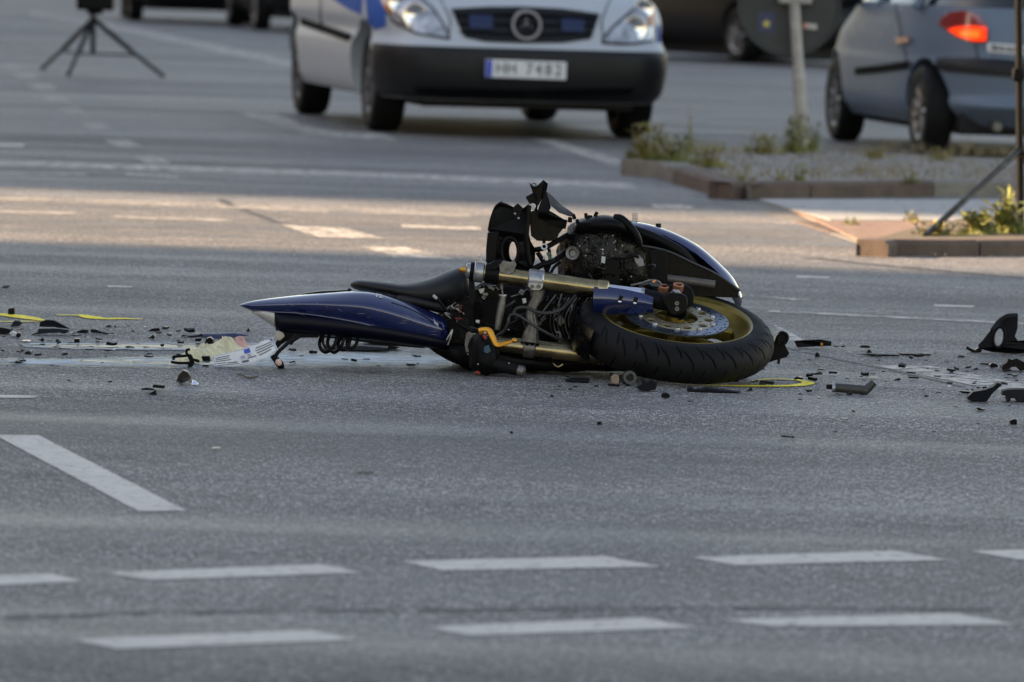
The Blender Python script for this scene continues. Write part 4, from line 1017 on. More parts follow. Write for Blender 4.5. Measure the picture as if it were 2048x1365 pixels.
b = MB(); b.sphere(Bp(557.5, 726, -.076), (.010, .010, .012), 14, Mi); b.build('indicator_lens', mat('pink_lens', (0.55, 0.36, 0.30), .3), bike)
# bent number plate
tl_ = [(424, 713, -.045), (445, 708, -.05), (470, 702, -.055), (495, 694, -.06), (522, 684, -.06), (545, 676, -.05)]
bl_ = [(431, 735, -.06), (455, 734, -.07), (480, 732, -.075), (505, 727, -.08), (532, 716, -.08), (556, 700, -.07)]
T_ = smooth_poly([Bp(*p) for p in tl_], 5); B2 = smooth_poly([Bp(*p) for p in bl_], 5)
def pt_(u, v, o=0.0):
    i = min(int(u * (len(T_) - 1)), len(T_) - 2); f_ = u * (len(T_) - 1) - i
    a = T_[i].lerp(T_[i + 1], f_); c = B2[i].lerp(B2[i + 1], f_); p = a.lerp(c, v)
    return p + Vector((0, -o, o * .2))
b = MB(); b.grid([[pt_(i / 25, j / 6) for j in range(7)] for i in range(26)], Vector((0, .0022, 0))); npl = b.build('number_plate', M_PLATE, bike, ang=60)
def strip(u0, u1, v0, v1, m, nm, o=.0015):
    b = MB(); b.grid([[pt_(lerp(u0, u1, i / 4), lerp(v0, v1, j / 2), o) for j in range(3)] for i in range(5)]); b.build(nm, m, npl)
M_GREYCH = mat('smudged_print', (0.13, 0.135, 0.15), .5, var=.3)
for k, (u0, u1, v0, v1) in enumerate(((.06, .30, .20, .26), (.06, .28, .34, .40), (.05, .30, .48, .54), (.05, .20, .66, .72), (.06, .40, .82, .87), (.22, .38, .68, .76), (.70, .95, .22, .28), (.69, .94, .36, .42), (.70, .95, .50, .57), (.72, .90, .66, .73), (.55, .68, .62, .68), (.45, .56, .72, .86))):
    strip(u0, u1, v0, v1, M_GREYCH, 'plate_character')
strip(.02, .98, .02, .05, M_ALU, 'plate_rim'); strip(.02, .98, .95, .98, M_ALU, 'plate_rim'); strip(.96, .985, .05, .95, M_ALU, 'plate_rim'); strip(.015, .035, .05, .95, M_ALU, 'plate_rim')
strip(.53, .62, .10, .36, M_EUBLUE, 'plate_badge', .002); strip(.45, .52, .42, .62, mat('plate_seal', (0.30, 0.32, 0.40), .5), 'plate_badge', .002); strip(.56, .61, .44, .58, mat('plate_seal_red', (0.38, 0.30, 0.36), .5), 'plate_badge', .002)
strip(.93, .97, .06, .16, mat('plate_navy', (0.03, 0.05, 0.2), .5), 'plate_badge', .002)

# ---- seat
pxloft([(701, 568, 572, .20, .015), (706, 563, 577, .20, .04), (720, 560, 582, .20, .06), (750, 562, 588, .20, .08), (780, 565, 594, .20, .09), (805, 567, 602, .2, .10), (835, 564, 612, .2, .11), (865, 555, 618, .2, .12),
        (895, 542, 622, .2, .12), (920, 533, 626, .2, .11), (934, 530, 628, .2, .09), (938, 540, 625, .2, .06)], 36, 2.5).build('seat', M_SEAT, bike, ang=60)
pxloft([(790, 592, 600, .13, .02), (800, 588, 610, .13, .04), (830, 592, 616, .13, .05), (860, 598, 622, .13, .05), (885, 604, 628, .13, .045), (893, 612, 626, .13, .02)], 26, 2.6).build('seat_side', M_SEAT, bike, ang=60)

# ---- engine and frame behind the fork
pxloft([(872, 640, 700, .22, .05), (885, 612, 712, .24, .09), (910, 592, 722, .28, .12), (950, 572, 726, .3, .13), (1010, 556, 726, .3, .13), (1100, 548, 724, .3, .13), (1180, 552, 722, .3, .12), (1230, 560, 716, .32, .11), (1262, 575, 700, .34, .07)], 30, 3.2, .010, 22).build('engine_block', M_ENGINE, bike, ang=50)
pxloft([(858, 688, 697, .10, .02), (880, 686, 712, .1, .04), (910, 686, 728, .1, .05), (945, 690, 741, .08, .05), (985, 700, 745, .06, .05), (1060, 712, 743, .08, .05), (1130, 716, 744, .10, .05), (1185, 712, 742, .12, .05), (1240, 700, 744, .14, .05), (1300, 700, 742, .2, .05), (1330, 705, 735, .22, .03)], 26, 2.8, .006, 25).build('lower_cowl', M_BLACKP, bike, ang=50)
pl3([(880, 640), (900, 600), (925, 588), (945, 600), (950, 660), (940, 720), (925, 728), (900, 712), (884, 690)], .10, .08, 'side_frame', M_ENGINE)
rad = pxloft([(1118, 500, 560, .24, .03), (1124, 478, 572, .24, .06), (1140, 452, 580, .23, .09), (1170, 440, 584, .22, .105), (1210, 436, 588, .22, .11), (1250, 440, 590, .23, .10), (1280, 458, 592, .25, .08), (1300, 488, 592, .26, .06), (1306, 510, 590, .27, .03)], 36, 2.8, .012, 28).build('radiator', M_MELT, bike, ang=50)
rt = mtree(rad)
rr = random.Random(3)
b = MB(); b2 = MB()
for i in range(210):                                             # molten drips and burst cooling fins
    x = rr.uniform(1128, 1272); y = rr.uniform(462, 560); d = ray(x, y).normalized(); h = rt.ray_cast(CAM, d)
    if h[0] is None: continue
    L_ = rr.uniform(.005, .026); p = h[0] - d * .002; w_ = rr.uniform(.0007, .0018)
    pts = [p + Vector((rr.gauss(0, .002), rr.gauss(-.003, .002), L_ * (.5 - k / 3))) for k in range(4)]
    if rr.random() < (.55 if abs(x - 1205) < 45 and y < 520 else .15):
        b2.box(p, (rr.uniform(.0012, .004), .002, rr.uniform(.0012, .005)), Matrix.Rotation(rr.uniform(-1.5, 1.5), 3, 'Y') @ Matrix.Rotation(rr.uniform(-1, 1), 3, 'X'))
    else: b.tube(pts, [w_ * .6, w_, w_ * 1.1, w_ * .5], 6) if True else 0
b.build('melted_fins', M_MELT, rad, ang=70)['kind'] = 'stuff'; b2.build('burst_fins', M_ALU, rad, ang=70)['kind'] = 'stuff'
b = MB(); b.lathe(Bp(1145, 507, .105), (-.2, -1, .1), [(.022, -.01), (.020, .004), (.012, .002), (.009, -.006), (.001, -.006)], 20); b.build('hose_port', M_DALU, rad)
pxloft([(1146, 454, 464, .17, .02), (1152, 446, 467, .17, .06), (1168, 438, 468, .17, .09), (1190, 432, 467, .17, .11), (1218, 431, 466, .17, .115), (1242, 437, 469, .17, .11), (1262, 450, 479, .18, .09), (1278, 468, 492, .19, .06), (1284, 482, 494, .2, .02)], 30, 2.6, .003, 20).build('airbox_cover', M_BLACKP, bike, ang=60)
hose([(1230, 436, .10), (1243, 438, .09), (1262, 456, .08), (1274, 474, .08), (1279, 492, .09)], .0115, 'air_hose', M_BLACKP, n=14)
for x, y in ((1172, 428), (1192, 425), (1180, 432), (1148, 430), (1140, 436), (1155, 440)):
    b = MB(); b.box(Bp(x, y + 4, .12), (.008 + .006 * rr.random(), .012, .016), Matrix.Rotation(rr.uniform(-.5, .5), 3, 'Y')); b.build('broken_lug', M_BLACKP, bike, bevel=.002)
pl3([(1300, 500), (1334, 502), (1336, 590), (1304, 592)], .11, .02, 'fairing_stay', M_BLACKP)
pl3([(1206, 520), (1236, 518), (1240, 570), (1204, 568)], .08, .03, 'relay_box', M_BLACKP)
pl3([(1203, 513), (1211, 514), (1210, 528), (1202, 526)], .07, .012, 'white_connector', M_WHITEP)
hose([(1232, 516, .08), (1250, 517, .07), (1265, 512, .07), (1278, 515, .07)], .0045, 'loom', M_WIRE)
pl3([(1268, 514), (1278, 511), (1286, 520), (1289, 532), (1278, 534), (1270, 524)], .07, .02, 'grey_connector', mat('grey_connector', (0.20, 0.20, 0.20), .5))
hose([(1262, 545, .08), (1248, 535, .07), (1260, 520, .07)], .003, 'loom', M_WIRE)
for i in range(9):                                               # cooling ribs
    x = 1100 + 7.5 * i
    hose([(x + 24, 596, .10), (x + 8, 618, .10), (x, 640, .10), (x + 4, 664, .10), (x + 16, 688, .10)], .0016 + .0006 * (i % 3), 'engine_rib', M_DALU, n=6, k=4)
for i, (a_, c_) in enumerate((((1112, 590), (1078, 634)), ((1124, 588), (1116, 612)), ((1082, 640), (1100, 622)), ((1076, 650), (1092, 636)))):
    tubepx('thin_pipe', M_DALU, [(*a_, .03), (*c_, .02)], .0024, 6)

# ---- belly fairing
crest = [(1258, 442), (1300, 449), (1350, 466), (1400, 493), (1440, 527), (1468, 557), (1485, 592)]
lip = [(1258, 450), (1300, 462), (1350, 482), (1392, 508), (1428, 538), (1455, 566), (1482, 596)]
crs = smooth_poly([Vector((x, y, 0)) for x, y in crest], 5); lps = smooth_poly([Vector((x, y, 0)) for x, y in lip], 5); rows = []
for i, (c_, l_) in enumerate(zip(crs, lps)):
    jag = 3.5 * noise.noise(Vector((i * .7, 3, 0)))
    rows.append([Bp(l_.x + jag * .6, l_.y + jag, .20), Bp(lerp(l_.x, c_.x, .5), lerp(l_.y, c_.y, .62), .215), Bp(lerp(l_.x, c_.x, .85), lerp(l_.y, c_.y, .92), .245), Bp(c_.x, c_.y, .28), Bp(c_.x, c_.y + 3, .33), Bp(c_.x - 2, c_.y + 14, .39), Bp(c_.x - 6, c_.y + 34, .43)])
b = MB(); b.grid(rows, Vector((0, .004, -.004))); b.build('belly_fairing', M_BLUE, bike, ang=60)
hose([(1268, 462, .18), (1300, 473, .18), (1340, 492, .19), (1370, 512, .20), (1388, 532, .22), (1394, 550, .24)], .0165, 'air_duct', M_BLACKP, n=20)
pxloft([(1272, 470, 588, .33, .03), (1300, 470, 590, .33, .06), (1350, 488, 592, .33, .07), (1400, 515, 593, .33, .07), (1440, 545, 594, .33, .06), (1470, 572, 595, .33, .04), (1480, 585, 595, .33, .01)], 24, 3).build('fairing_liner', M_BLACKG, bike, ang=50)
hose([(1262, 492, .16), (1290, 493, .16), (1335, 503, .17), (1385, 526, .18), (1435, 550, .19), (1480, 582, .2)], .0042, 'liner_rim', M_HOSE)
pl3([(1262, 494), (1300, 496), (1340, 506), (1390, 530), (1440, 553), (1478, 584), (1476, 596), (1420, 594), (1330, 592), (1290, 590)], .19, .012, 'liner_panel', M_BLACKG)
hose([(1322, 556, .15), (1380, 563, .15), (1430, 570, .15)], .013, 'exhaust_pipe', mat('burnt_pipe', (0.10, 0.085, 0.075), .5, metal=.5, var=.3), n=14)
b = MB(); b.tube([Bp(1317, 462, .28), Bp(1317, 447, .28)], .0085, 14); b.build('fairing_stud', M_BLACKG, bike)
b = MB()
for k in range(7): b.lathe(Bp(1270, 428 + 3.1 * k, .27), (0, .1, 1), [(.0075, -.0008), (.0085, .0), (.0075, .0008), (.0068, 0)], 14, closed=True)
for x in (1265.5, 1274.5): b.tube([Bp(x, 427, .27), Bp(x, 450, .27)], .0012, 6)
b.build('bare_spring', M_ALU, bike)

# ---- inner fairing shell with the oval hole, and the broken fairing bracket
shell = [(972, 540), (972, 500), (975, 467), (981, 458), (983, 440), (988, 424), (995, 411), (1004, 405), (1014, 408), (1025, 414), (1035, 416), (1046, 417), (1058, 408), (1061, 424), (1058, 470), (1062, 484), (1071, 499), (1070, 520), (1064, 542), (1030, 546)]
def sdf(x, y): return .06 + .05 * ((x - 1025) / 45) ** 2 + .0009 * max(0, 440 - y) - .015 * math.exp(-((x - 1052) / 7) ** 2)
oval = [(1026 + 7.5 * math.cos(a), 503 + 19 * math.sin(a)) for a in [2 * math.pi * k / 20 for k in range(20)]]
xs_ = shell
pl3(shell, 0, .010, 'inner_fairing', M_BLACKP, holes=[oval], dfun=sdf, bevel=.003)
hose([(1004, 406, .10), (994, 413, .11), (987, 428, .12), (982, 445, .125), (979, 462, .13)], .006, 'fairing_lip', M_BLACKP)
hose([(1058, 411, .045), (1056, 440, .045), (1053, 470, .045), (1054, 500, .05), (1060, 530, .055)], .0075, 'fairing_rib', M_BLACKP, n=12)
pl3([(974, 520), (976, 466), (998, 464), (994, 480), (990, 530)], .05, .03, 'fairing_step', M_BLACKP)
b = MB(); ovp = [Bp(1020 + 17 * math.cos(a), 503 + 27 * math.sin(a), .055) for a in [2 * math.pi * k / 28 for k in range(29)]]; b.tube(ovp, .006, 8); b.build('oval_rim', M_BLACKP, bike, ang=70)
pl3([(1026, 416), (1035, 407), (1046, 416), (1041, 432), (1034, 440), (1026, 434)], .04, .02, 'latch', M_BLACKP)
for x, y in ((1030, 428), (1037, 437)):
    b = MB(); b.sphere(Bp(x, y, .035), .004, 10); b.build('latch_screw', M_ALU, bike)
pl3([(1058, 412), (1063, 407), (1070, 408), (1072, 414), (1067, 422), (1062, 418)], .045, .006, 'torn_edge', M_SMOKE)
# folded plates of the bracket
def fold(pts, m=M_BLACKP, nm='fairing_bracket', th=.006):
    return pl3([p[:2] for p in pts], 0, th, nm, m, dfun=lambda x, y, T=pts: min(((q[0] - x) ** 2 + (q[1] - y) ** 2, q[2]) for q in T)[1])
fold([(1058, 364, .12), (1064, 371, .11), (1072, 374, .10), (1087, 360, .06), (1091, 363, .05), (1086, 395, .06), (1076, 412, .08), (1066, 388, .11)])
fold([(1088, 362, .05), (1096, 367, .06), (1094, 380, .07), (1086, 398, .07), (1080, 400, .06)])
fold([(1051, 394, .15), (1066, 386, .10), (1076, 408, .08), (1074, 426, .09), (1062, 414, .12)])
fold([(1093, 383, .08), (1084, 398, .07), (1074, 424, .06), (1098, 424, .06), (1102, 414, .07)])
fold([(1093, 383, .10), (1104, 392, .11), (1122, 410, .12), (1138, 421, .13), (1152, 431, .15), (1140, 434, .10), (1118, 426, .07), (1102, 412, .06)])
fold([(1076, 426, .04), (1092, 426, .03), (1112, 434, .03), (1135, 441, .04), (1131, 459, .05), (1110, 452, .05), (1090, 442, .06), (1076, 436, .06)], M_BLACKP)
pl3([(1058, 424), (1074, 420), (1100, 422), (1130, 440), (1128, 456), (1118, 468), (1113, 481), (1098, 483), (1074, 482), (1062, 472)], .10, .06, 'bracket_core', M_BLACKG)
b = MB(); b.lathe(Bp(1068, 371, .1), (0, -1, 0), [(.005, -.003), (.005, .003), (.0075, .003), (.0075, -.003)], 14, closed=True); b.build('bracket_eye', M_BLACKP, bike)
b = MB(); b.lathe(Bp(1088, 494, .08), (.1, -1, .2), [(.0055, -.005), (.0055, .005), (.010, .005), (.010, -.005)], 18, closed=True); b.build('bracket_nut', M_ALU, bike)
hose([(1088, 480, .09), (1088, 490, .08)], .005, 'bracket_pin', M_BLACKP)
hose([(1070, 500, .10), (1082, 498, .09), (1098, 492, .10), (1122, 478, .14), (1135, 470, .16)], .008, 'stay_rod', M_BLACKP)
hose([(1064, 540, .06), (1085, 530, .06), (1108, 522, .08), (1130, 505, .14)], .009, 'stay_rod', M_BLACKP)
hose([(1075, 505, .1), (1082, 516, .1), (1090, 530, .09), (1095, 548, .06)], .007, 'stay_rod', M_BLACKP)
hose([(1098, 498, .1), (1100, 515, .1), (1098, 535, .08), (1088, 552, .06)], .005, 'loom', M_WIRE)
hose([(1120, 525, .12), (1108, 535, .1), (1100, 550, .08)], .005, 'loom', M_WIRE)
pl3([(1092, 506), (1102, 505), (1103, 514), (1108, 518), (1104, 524), (1098, 520)], .07, .01, 'green_clip', M_GREEN)
pl3([(1086, 512), (1091, 511), (1091, 519), (1086, 520)], .07, .01, 'white_connector', M_SMOKE)

rs = random.Random(8)
for i in range(46):                                              # broken castings, plugs and wiring packed round the engine
    x = rs.uniform(925, 1185); y = rs.uniform(578, 725); d = rs.uniform(.06, .15)
    if i % 3:
        pts = [(x, y, d)]
        for k in range(3): pts.append((pts[-1][0] + rs.uniform(-22, 22), pts[-1][1] + rs.uniform(-18, 18), d + rs.uniform(-.03, .03)))
        hose(pts, rs.choice((.002, .003, .0045, .006)), 'loose_wire', rs.choice((M_WIRE, M_WIRE, M_HOSE, M_DALU)), n=6, k=4)
    else:
        b = MB(); b.box(Bp(x, y, d), (rs.uniform(.012, .035), .03, rs.uniform(.010, .03)), Matrix.Rotation(rs.uniform(-1, 1), 3, 'Y')); b.build('broken_fitting', rs.choice((M_ENGINE, M_BLACKP, M_DALU)), bike, bevel=.002)
for i in range(14):
    x = rs.uniform(1130, 1300); y = rs.uniform(500, 585)
    hose([(x, y, .09), (x + rs.uniform(-20, 20), y + rs.uniform(-14, 14), .06), (x + rs.uniform(-30, 30), y + rs.uniform(-10, 20), .09)], rs.choice((.002, .003, .004)), 'loose_wire', rs.choice((M_WIRE, M_HOSE, M_BLACKP)), n=6, k=4)

# ---- controls, looms and loose fittings in front of the engine
dmp = tubepx('steering_damper', M_DALU, [(1003, 566, -.02), (1003, 578, -.02), (1003.5, 580, -.02), (1006, 592, -.02), (1006, 594, -.02), (1003, 612, -.02), (998, 640, -.02), (994, 660, -.02)], [.005, .006, .0035, .0035, .010, .0125, .011, .009], 18)
tubepx('damper_ring', M_ALU, [(1006, 590, -.02), (1006, 593, -.02)], .0125, 18, dmp)
hose([(1027, 632, -.03), (1030, 621, -.03), (1040, 616, -.035), (1053, 616, -.04), (1073, 624, -.05), (1097, 627, -.05), (1121, 620, -.04), (1137, 607, -.02), (1152, 592, .0)], .0048, 'brake_hose', M_HOSE, n=10)
hose([(994, 672, -.03), (1008, 662, -.04), (1016, 646, -.05), (1019, 634, -.05), (1027, 629, -.055), (1040, 633, -.06), (1065, 650, -.06), (1097, 668, -.05), (1129, 683, -.03), (1148, 691, .0)], .0045, 'brake_hose', M_HOSE, n=10)
pl3([(1044, 598), (1052, 597), (1053, 606), (1046, 608)], -.03, .01, 'white_connector', M_WHITEP)
pl3([(946, 583), (960, 574), (990, 572), (998, 582), (990, 596), (966, 602), (950, 610), (930, 608), (940, 598)], .0, .04, 'ignition_block', M_ENGINE)
pl3([(956, 579), (970, 576), (966, 590), (960, 588)], -.012, .006, 'foil_scrap', M_ALU)
for i in range(16):
    x = rr.uniform(942, 1000); y = rr.uniform(572, 604)
    b = MB(); b.box(Bp(x, y, -.01), (rr.uniform(.006, .02), .01, rr.uniform(.004, .012)), Matrix.Rotation(rr.uniform(-1, 1), 3, 'Y')); b.build('broken_fitting', M_ENGINE if i % 4 else M_DALU, bike, bevel=.0015)
tubepx('seat_wire', M_WIRE, [(874, 596, .02), (884, 610, .02), (893, 624, .02)], .004, 8)
tubepx('wire_plug', M_WHITEP, [(866, 591, .02), (874, 598, .02)], .0048, 10)
cols = [M_WHITEP, M_BLACKP, M_DALU, M_BLACKP, M_BLACKP, M_REDP, M_DALU]
for i in range(22):
    x = rr.uniform(893, 922); y = rr.uniform(606, 640)
    hose([(x, y, .0), (x + rr.uniform(-10, 10), y + rr.uniform(-8, 8), -.02), (x + rr.uniform(-14, 14), y + rr.uniform(-10, 12), .0)], .0019, 'loose_wire', cols[i % 7], n=5, k=3)
hose([(896, 690, .0), (902, 672, -.02), (905, 660, -.01), (900, 668, -.02), (893, 680, -.01)], .0022, 'loose_wire', M_SMOKE, n=6)
hose([(910, 642, .0), (926, 652, -.02), (945, 663, -.03)], .0065, 'loom', M_WIRE)
pl3([(952, 640), (960, 641), (958, 648), (951, 645)], -.04, .008, 'white_connector', M_WHITEP)
pl3([(932, 668), (938, 663), (946, 668), (942, 704), (932, 706), (929, 690)], -.05, .012, 'alloy_bracket', M_DALU)
pl3([(920, 640), (936, 636), (940, 662), (930, 680), (918, 676)], -.01, .02, 'loom_cover', M_BLACKP)
sw = pxloft([(938, 690, 728, -.08, .02), (944, 676, 740, -.08, .035), (958, 664, 748, -.09, .045), (975, 672, 749, -.09, .045), (990, 690, 748, -.09, .04), (998, 704, 744, -.09, .02)], 24, 2.6, .006, 40).build('switch_block', M_BLACKP, bike, ang=50)
gp = tubepx('grip', M_RUBBER, [(962, 712, -.10), (975, 722, -.11), (985, 727, -.115), (1035, 741, -.13), (1044, 743, -.13)], [.021, .021, .0165, .0165, .0165], 22)
for i in range(7): tubepx('grip_rib', M_RUBBER, [(992 + 6 * i, 729 + 1.68 * i, -.117 - .0018 * i), (994 + 6 * i, 729.6 + 1.68 * i, -.1175 - .0018 * i)], .0176, 18, gp)
tubepx('bar_end', M_DALU, [(1036, 741, -.13), (1047, 744, -.133), (1050, 745, -.134)], [.0172, .0172, .010], 20, gp)
lv = [(958, 664, -.135), (970, 661, -.14), (979, 663, -.142), (985, 675, -.145), (991, 687, -.148), (999, 690, -.15), (1014, 686, -.15), (1027, 682, -.15)]
b = MB(); rings = []
lp_ = smooth_poly([Bp(*p) for p in lv], 5)
for i, p in enumerate(lp_):
    t = (lp_[min(i + 1, len(lp_) - 1)] - lp_[max(i - 1, 0)]).normalized(); s_ = t.cross(Vector((0, -1, 0))).normalized(); w_ = interp([(0, .010), (10, .0095), (22, .0075), (35, .0045)], i)[0]
    rings.append([p + s_ * w_ * a_ + Vector((0, 1, 0)) * .004 * c_ for a_, c_ in ((-1, -.5), (-.7, -1), (.7, -1), (1, -.5), (1, .5), (.7, 1), (-.7, 1), (-1, .5))])
b.loft(rings); lev = b.build('clutch_lever', M_LEVER, bike, ang=40)
b = MB(); b.sphere(Bp(1029, 681.5, -.15), (.0095, .008, .0085), 16); b.build('lever_tip', M_LEVER, lev)
b = MB(); b.sphere(Bp(970, 667, -.148), .0045, 10); b.build('lever_pivot', M_ALU, lev)
tubepx('lever_adjuster', M_REDP, [(966, 670, -.14), (972, 678, -.14)], .006, 10, lev)
pl3([(968, 694), (978, 690), (982, 704), (974, 708), (967, 704)], -.142, .01, 'teal_cover', M_TEAL)
b = MB(); b.sphere(Bp(955, 746, -.13), (.009, .008, .006), 10); b.build('red_switch', M_REDP, bike)
for x, y, d in ((936, 709, -.09), (1018, 727, -.15), (956, 729, -.14), (1126, 686, -.02), (1017, 660, -.02)):
    b = MB(); b.sphere(Bp(x, y, d), .0028, 8); b.build('bright_screw', M_ALU, bike)
hose([(1105, 722, .02), (1109, 730, .01), (1117, 734, .01), (1126, 729, .01)], .003, 'brass_clip', M_GOLDF)
# ================================================================== debris, every piece its own thing
def drop(o):
    zmin = min((o.matrix_basis @ v_.co).z for v_ in o.data.vertices); o.location.z -= zmin - .0015; return o
M_DEB = [M_BLACKP, M_BLACKG, mat('grey_black_plastic', (0.014, 0.014, 0.016), .6, var=.3, spec=.12), M_BLACKP]
def piece(parts_pix, depth, m, name, label, cat, base=None, tilt=0.0, group=None, bevel=.002, curve=0.0, holes=()):
    """an outline standing where its lowest point meets the road, with real thickness"""
    by = base or max((p for p in parts_pix), key=lambda p: p[1]); g = G(*by); Y = g.y
    cx_ = sum(p[0] for p in parts_pix) / len(parts_pix); wx = (max(p[0] for p in parts_pix) - min(p[0] for p in parts_pix)) / 2 or 1
    def q(x, y): return P(x, y, Y + curve * ((x - cx_) / wx) ** 2 + tilt * (by[1] - y) * Y / F)
    b = MB(); b.plate([q(*p) for p in parts_pix], [[q(*p) for p in h] for h in holes], Vector((0, depth, 0)))
    o = b.build(name, m, None, ang=30, bevel=bevel, origin=Vector((g.x, g.y, 0)))
    tag(o, label, cat, group); return drop(o)
DB = 'debris'
# left group
piece([(16, 631), (16, 619), (28, 617), (29, 630)], .03, M_BLACKP, 'plastic_block', 'small upright black block behind the left yellow spray line', DB)
piece([(78, 655), (80, 645), (92, 641), (108, 642), (124, 650), (140, 659), (128, 661), (112, 656)], .02, M_BLACKP, 'fender_fragment', 'arched glossy black fender fragment touching the left yellow spray mark', DB, tilt=.6)
piece([(60, 671), (75, 665), (76, 659), (108, 658), (137, 661), (137, 666), (110, 667), (85, 669)], .04, M_DEB[0], 'plastic_tray', 'flat black plastic tray lying under the arched fender fragment', DB, tilt=1.5)
piece([(20, 655), (28, 643), (38, 644), (46, 648), (38, 654)], .03, M_DEB[2], 'plastic_shard', 'pointed black shard beside the arched fender fragment', DB, tilt=.5)
piece([(-10, 664), (0, 656), (14, 658), (21, 660), (20, 667), (6, 668), (-10, 669)], .10, M_BLACKP, 'plastic_shard', 'heap-like black shard left of the broken white lamp piece', DB, tilt=.8)
piece([(18, 668), (24, 664), (33, 668), (31, 675), (24, 674)], .03, M_WHITEP, 'lamp_fragment', 'broken white lamp piece with a dark neighbour at its side', DB, tilt=.3)
piece([(31, 675), (34, 666), (41, 668), (41, 675), (36, 677)], .03, M_BLACKG, 'lamp_socket', 'rounded black socket touching the broken white lamp piece', DB)
piece([(151, 665), (165, 660), (176, 661), (177, 666), (160, 667)], .05, M_BLACKP, 'plastic_shard', 'flat black shard with a rising edge, left of the long ragged strip', DB, tilt=1)
piece([(180, 660), (190, 660), (204, 665), (218, 668), (216, 670), (196, 668), (182, 667)], .02, M_BLACKP, 'ragged_strip', 'long ragged black strip between the left spray marks and the coolant trail', DB, tilt=1)
piece([(210, 655), (216, 651), (221, 652), (223, 655)], .03, M_BLACKP, 'plastic_shard', 'black shard with a white corner behind the ragged strip', DB)
piece([(295, 663), (305, 658), (318, 657), (320, 663)], .05, M_BLACKP, 'plastic_shard', 'flat wedge of black plastic near the middle of the left debris field', DB, tilt=.8)
piece([(323, 659), (327, 654), (332, 656), (338, 654), (339, 658), (330, 660)], .03, M_BLACKG, 'metal_clip', 'small black clip just beyond the flat wedge', DB)
piece([(296, 677), (303, 673), (306, 670), (309, 674), (308, 679)], .03, M_BLACKG, 'rounded_lump', 'black rounded knob in front of the flat wedge', DB)
piece([(332, 668), (338, 671), (344, 670), (343, 673), (335, 673)], .02, M_BLACKP, 'plastic_shard', 'crooked black sliver right of the rounded knob', DB)
piece([(148, 687), (148, 679), (159, 679), (159, 687)], .025, M_BLACKG, 'plastic_block', 'small square black block at the edge of the rear coolant trail', DB)
piece([(80, 681), (85, 676), (89, 682), (86, 685), (82, 684)], .02, M_BLACKP, 'plastic_shard', 'round-topped black crumb in front of the fender tray', DB)
piece([(48, 709), (51, 705), (56, 704), (61, 706), (63, 709)], .05, M_DEB[2], 'plastic_dome', 'low black dome between the two coolant trails', DB)
piece([(34, 702), (40, 701), (48, 702), (47, 704), (36, 704)], .03, M_DEB[2], 'plastic_shard', 'flat black sliver beside the low dome', DB)
piece([(29, 727), (31, 723), (36, 724), (44, 727), (40, 729)], .03, M_BLACKP, 'plastic_shard', 'black shard lying in the front coolant trail', DB)
piece([(43, 683), (55, 682), (62, 684), (58, 686), (46, 685)], .02, M_SMOKE, 'clear_sliver', 'pale transparent sliver near the start of the rear coolant trail', DB)
piece([(380, 673), (400, 670), (440, 670), (468, 668), (500, 672), (480, 676), (445, 678), (410, 676)], .035, mat('scuffed_blue', (.012, .022, .07), .6), 'blue_fragment', 'long thin blue fairing blade lying behind the cream cloth', DB, tilt=1.2)
piece([(360, 674), (366, 671), (380, 673), (396, 672), (404, 668), (406, 675), (384, 676)], .03, M_BLACKP, 'plastic_shard', 'black ragged strip joined end to end with the blue blade', DB, tilt=.6)
piece([(492, 664), (495, 659), (496, 655), (498, 659), (501, 664)], .02, M_BLACKG, 'plastic_cone', 'tiny black cone right of the blue fairing blade', DB)
piece([(409, 690), (412, 679), (420, 676), (426, 680), (427, 690)], .04, M_BLACKG, 'rounded_lump', 'black cap standing behind the cream cloth', DB)
piece([(480, 685), (483, 681), (487, 682), (487, 686)], .02, M_BLACKG, 'plastic_nut', 'black nut between cream cloth and motorcycle tail', DB)
piece([(403, 724), (403, 714), (419, 714), (421, 724)], .03, M_BLACKP, 'plastic_block', 'black block half under the fallen number plate', DB)
piece([(404, 735), (405, 731), (417, 731), (417, 735)], .03, M_BLACKG, 'plastic_block', 'low black block at the bottom corner of the number plate', DB)
# crumpled cream cloth
cl = MB(); rows = []
for i in range(46):
    row = []
    for j in range(14):
        x = lerp(352, 488, i / 45); y0 = lerp(728, 702, max(0, (i - 6) / 39)); yb = lerp(y0 + 4, y0 - 12, j / 13); g = G(x, yb)
        e = min(i, 45 - i, 9) / 9; f_ = min(j, 13 - j, 4) / 4
        hh = .038 * e * f_ * (.5 + 1.1 * abs(noise.noise(g * 13)) + .35 * abs(noise.noise(g * 30)))
        row.append(g + Vector((.012 * noise.noise(g * 31), .02 * noise.noise(g * 27), hh + .004)))
    rows.append(row)
cl.grid(rows); o = cl.build('crumpled_cloth', M_CREAM, None, 60, origin=Vector((*G(420, 712).xy, 0))); tag(o, 'crumpled cream cloth behind the bent number plate', 'cloth')
drop(o)
cl = MB(); rows = []
for i in range(16):
    row = []
    for j in range(8):
        g = G(lerp(462, 496, i / 15), lerp(699, 692, j / 7)); e = min(i, 15 - i, 4) / 4 * min(j, 7 - j, 2) / 2
        row.append(g + Vector((0, 0, .004 + .035 * e * (.5 + abs(noise.noise(g * 22))))))
    rows.append(row)
cl.grid(rows); o = cl.build('pink_scrap', M_PINK, None, 60, origin=Vector((*G(480, 696).xy, 0))); tag(o, 'faded pink scrap at the end of the cream cloth', 'cloth'); drop(o)
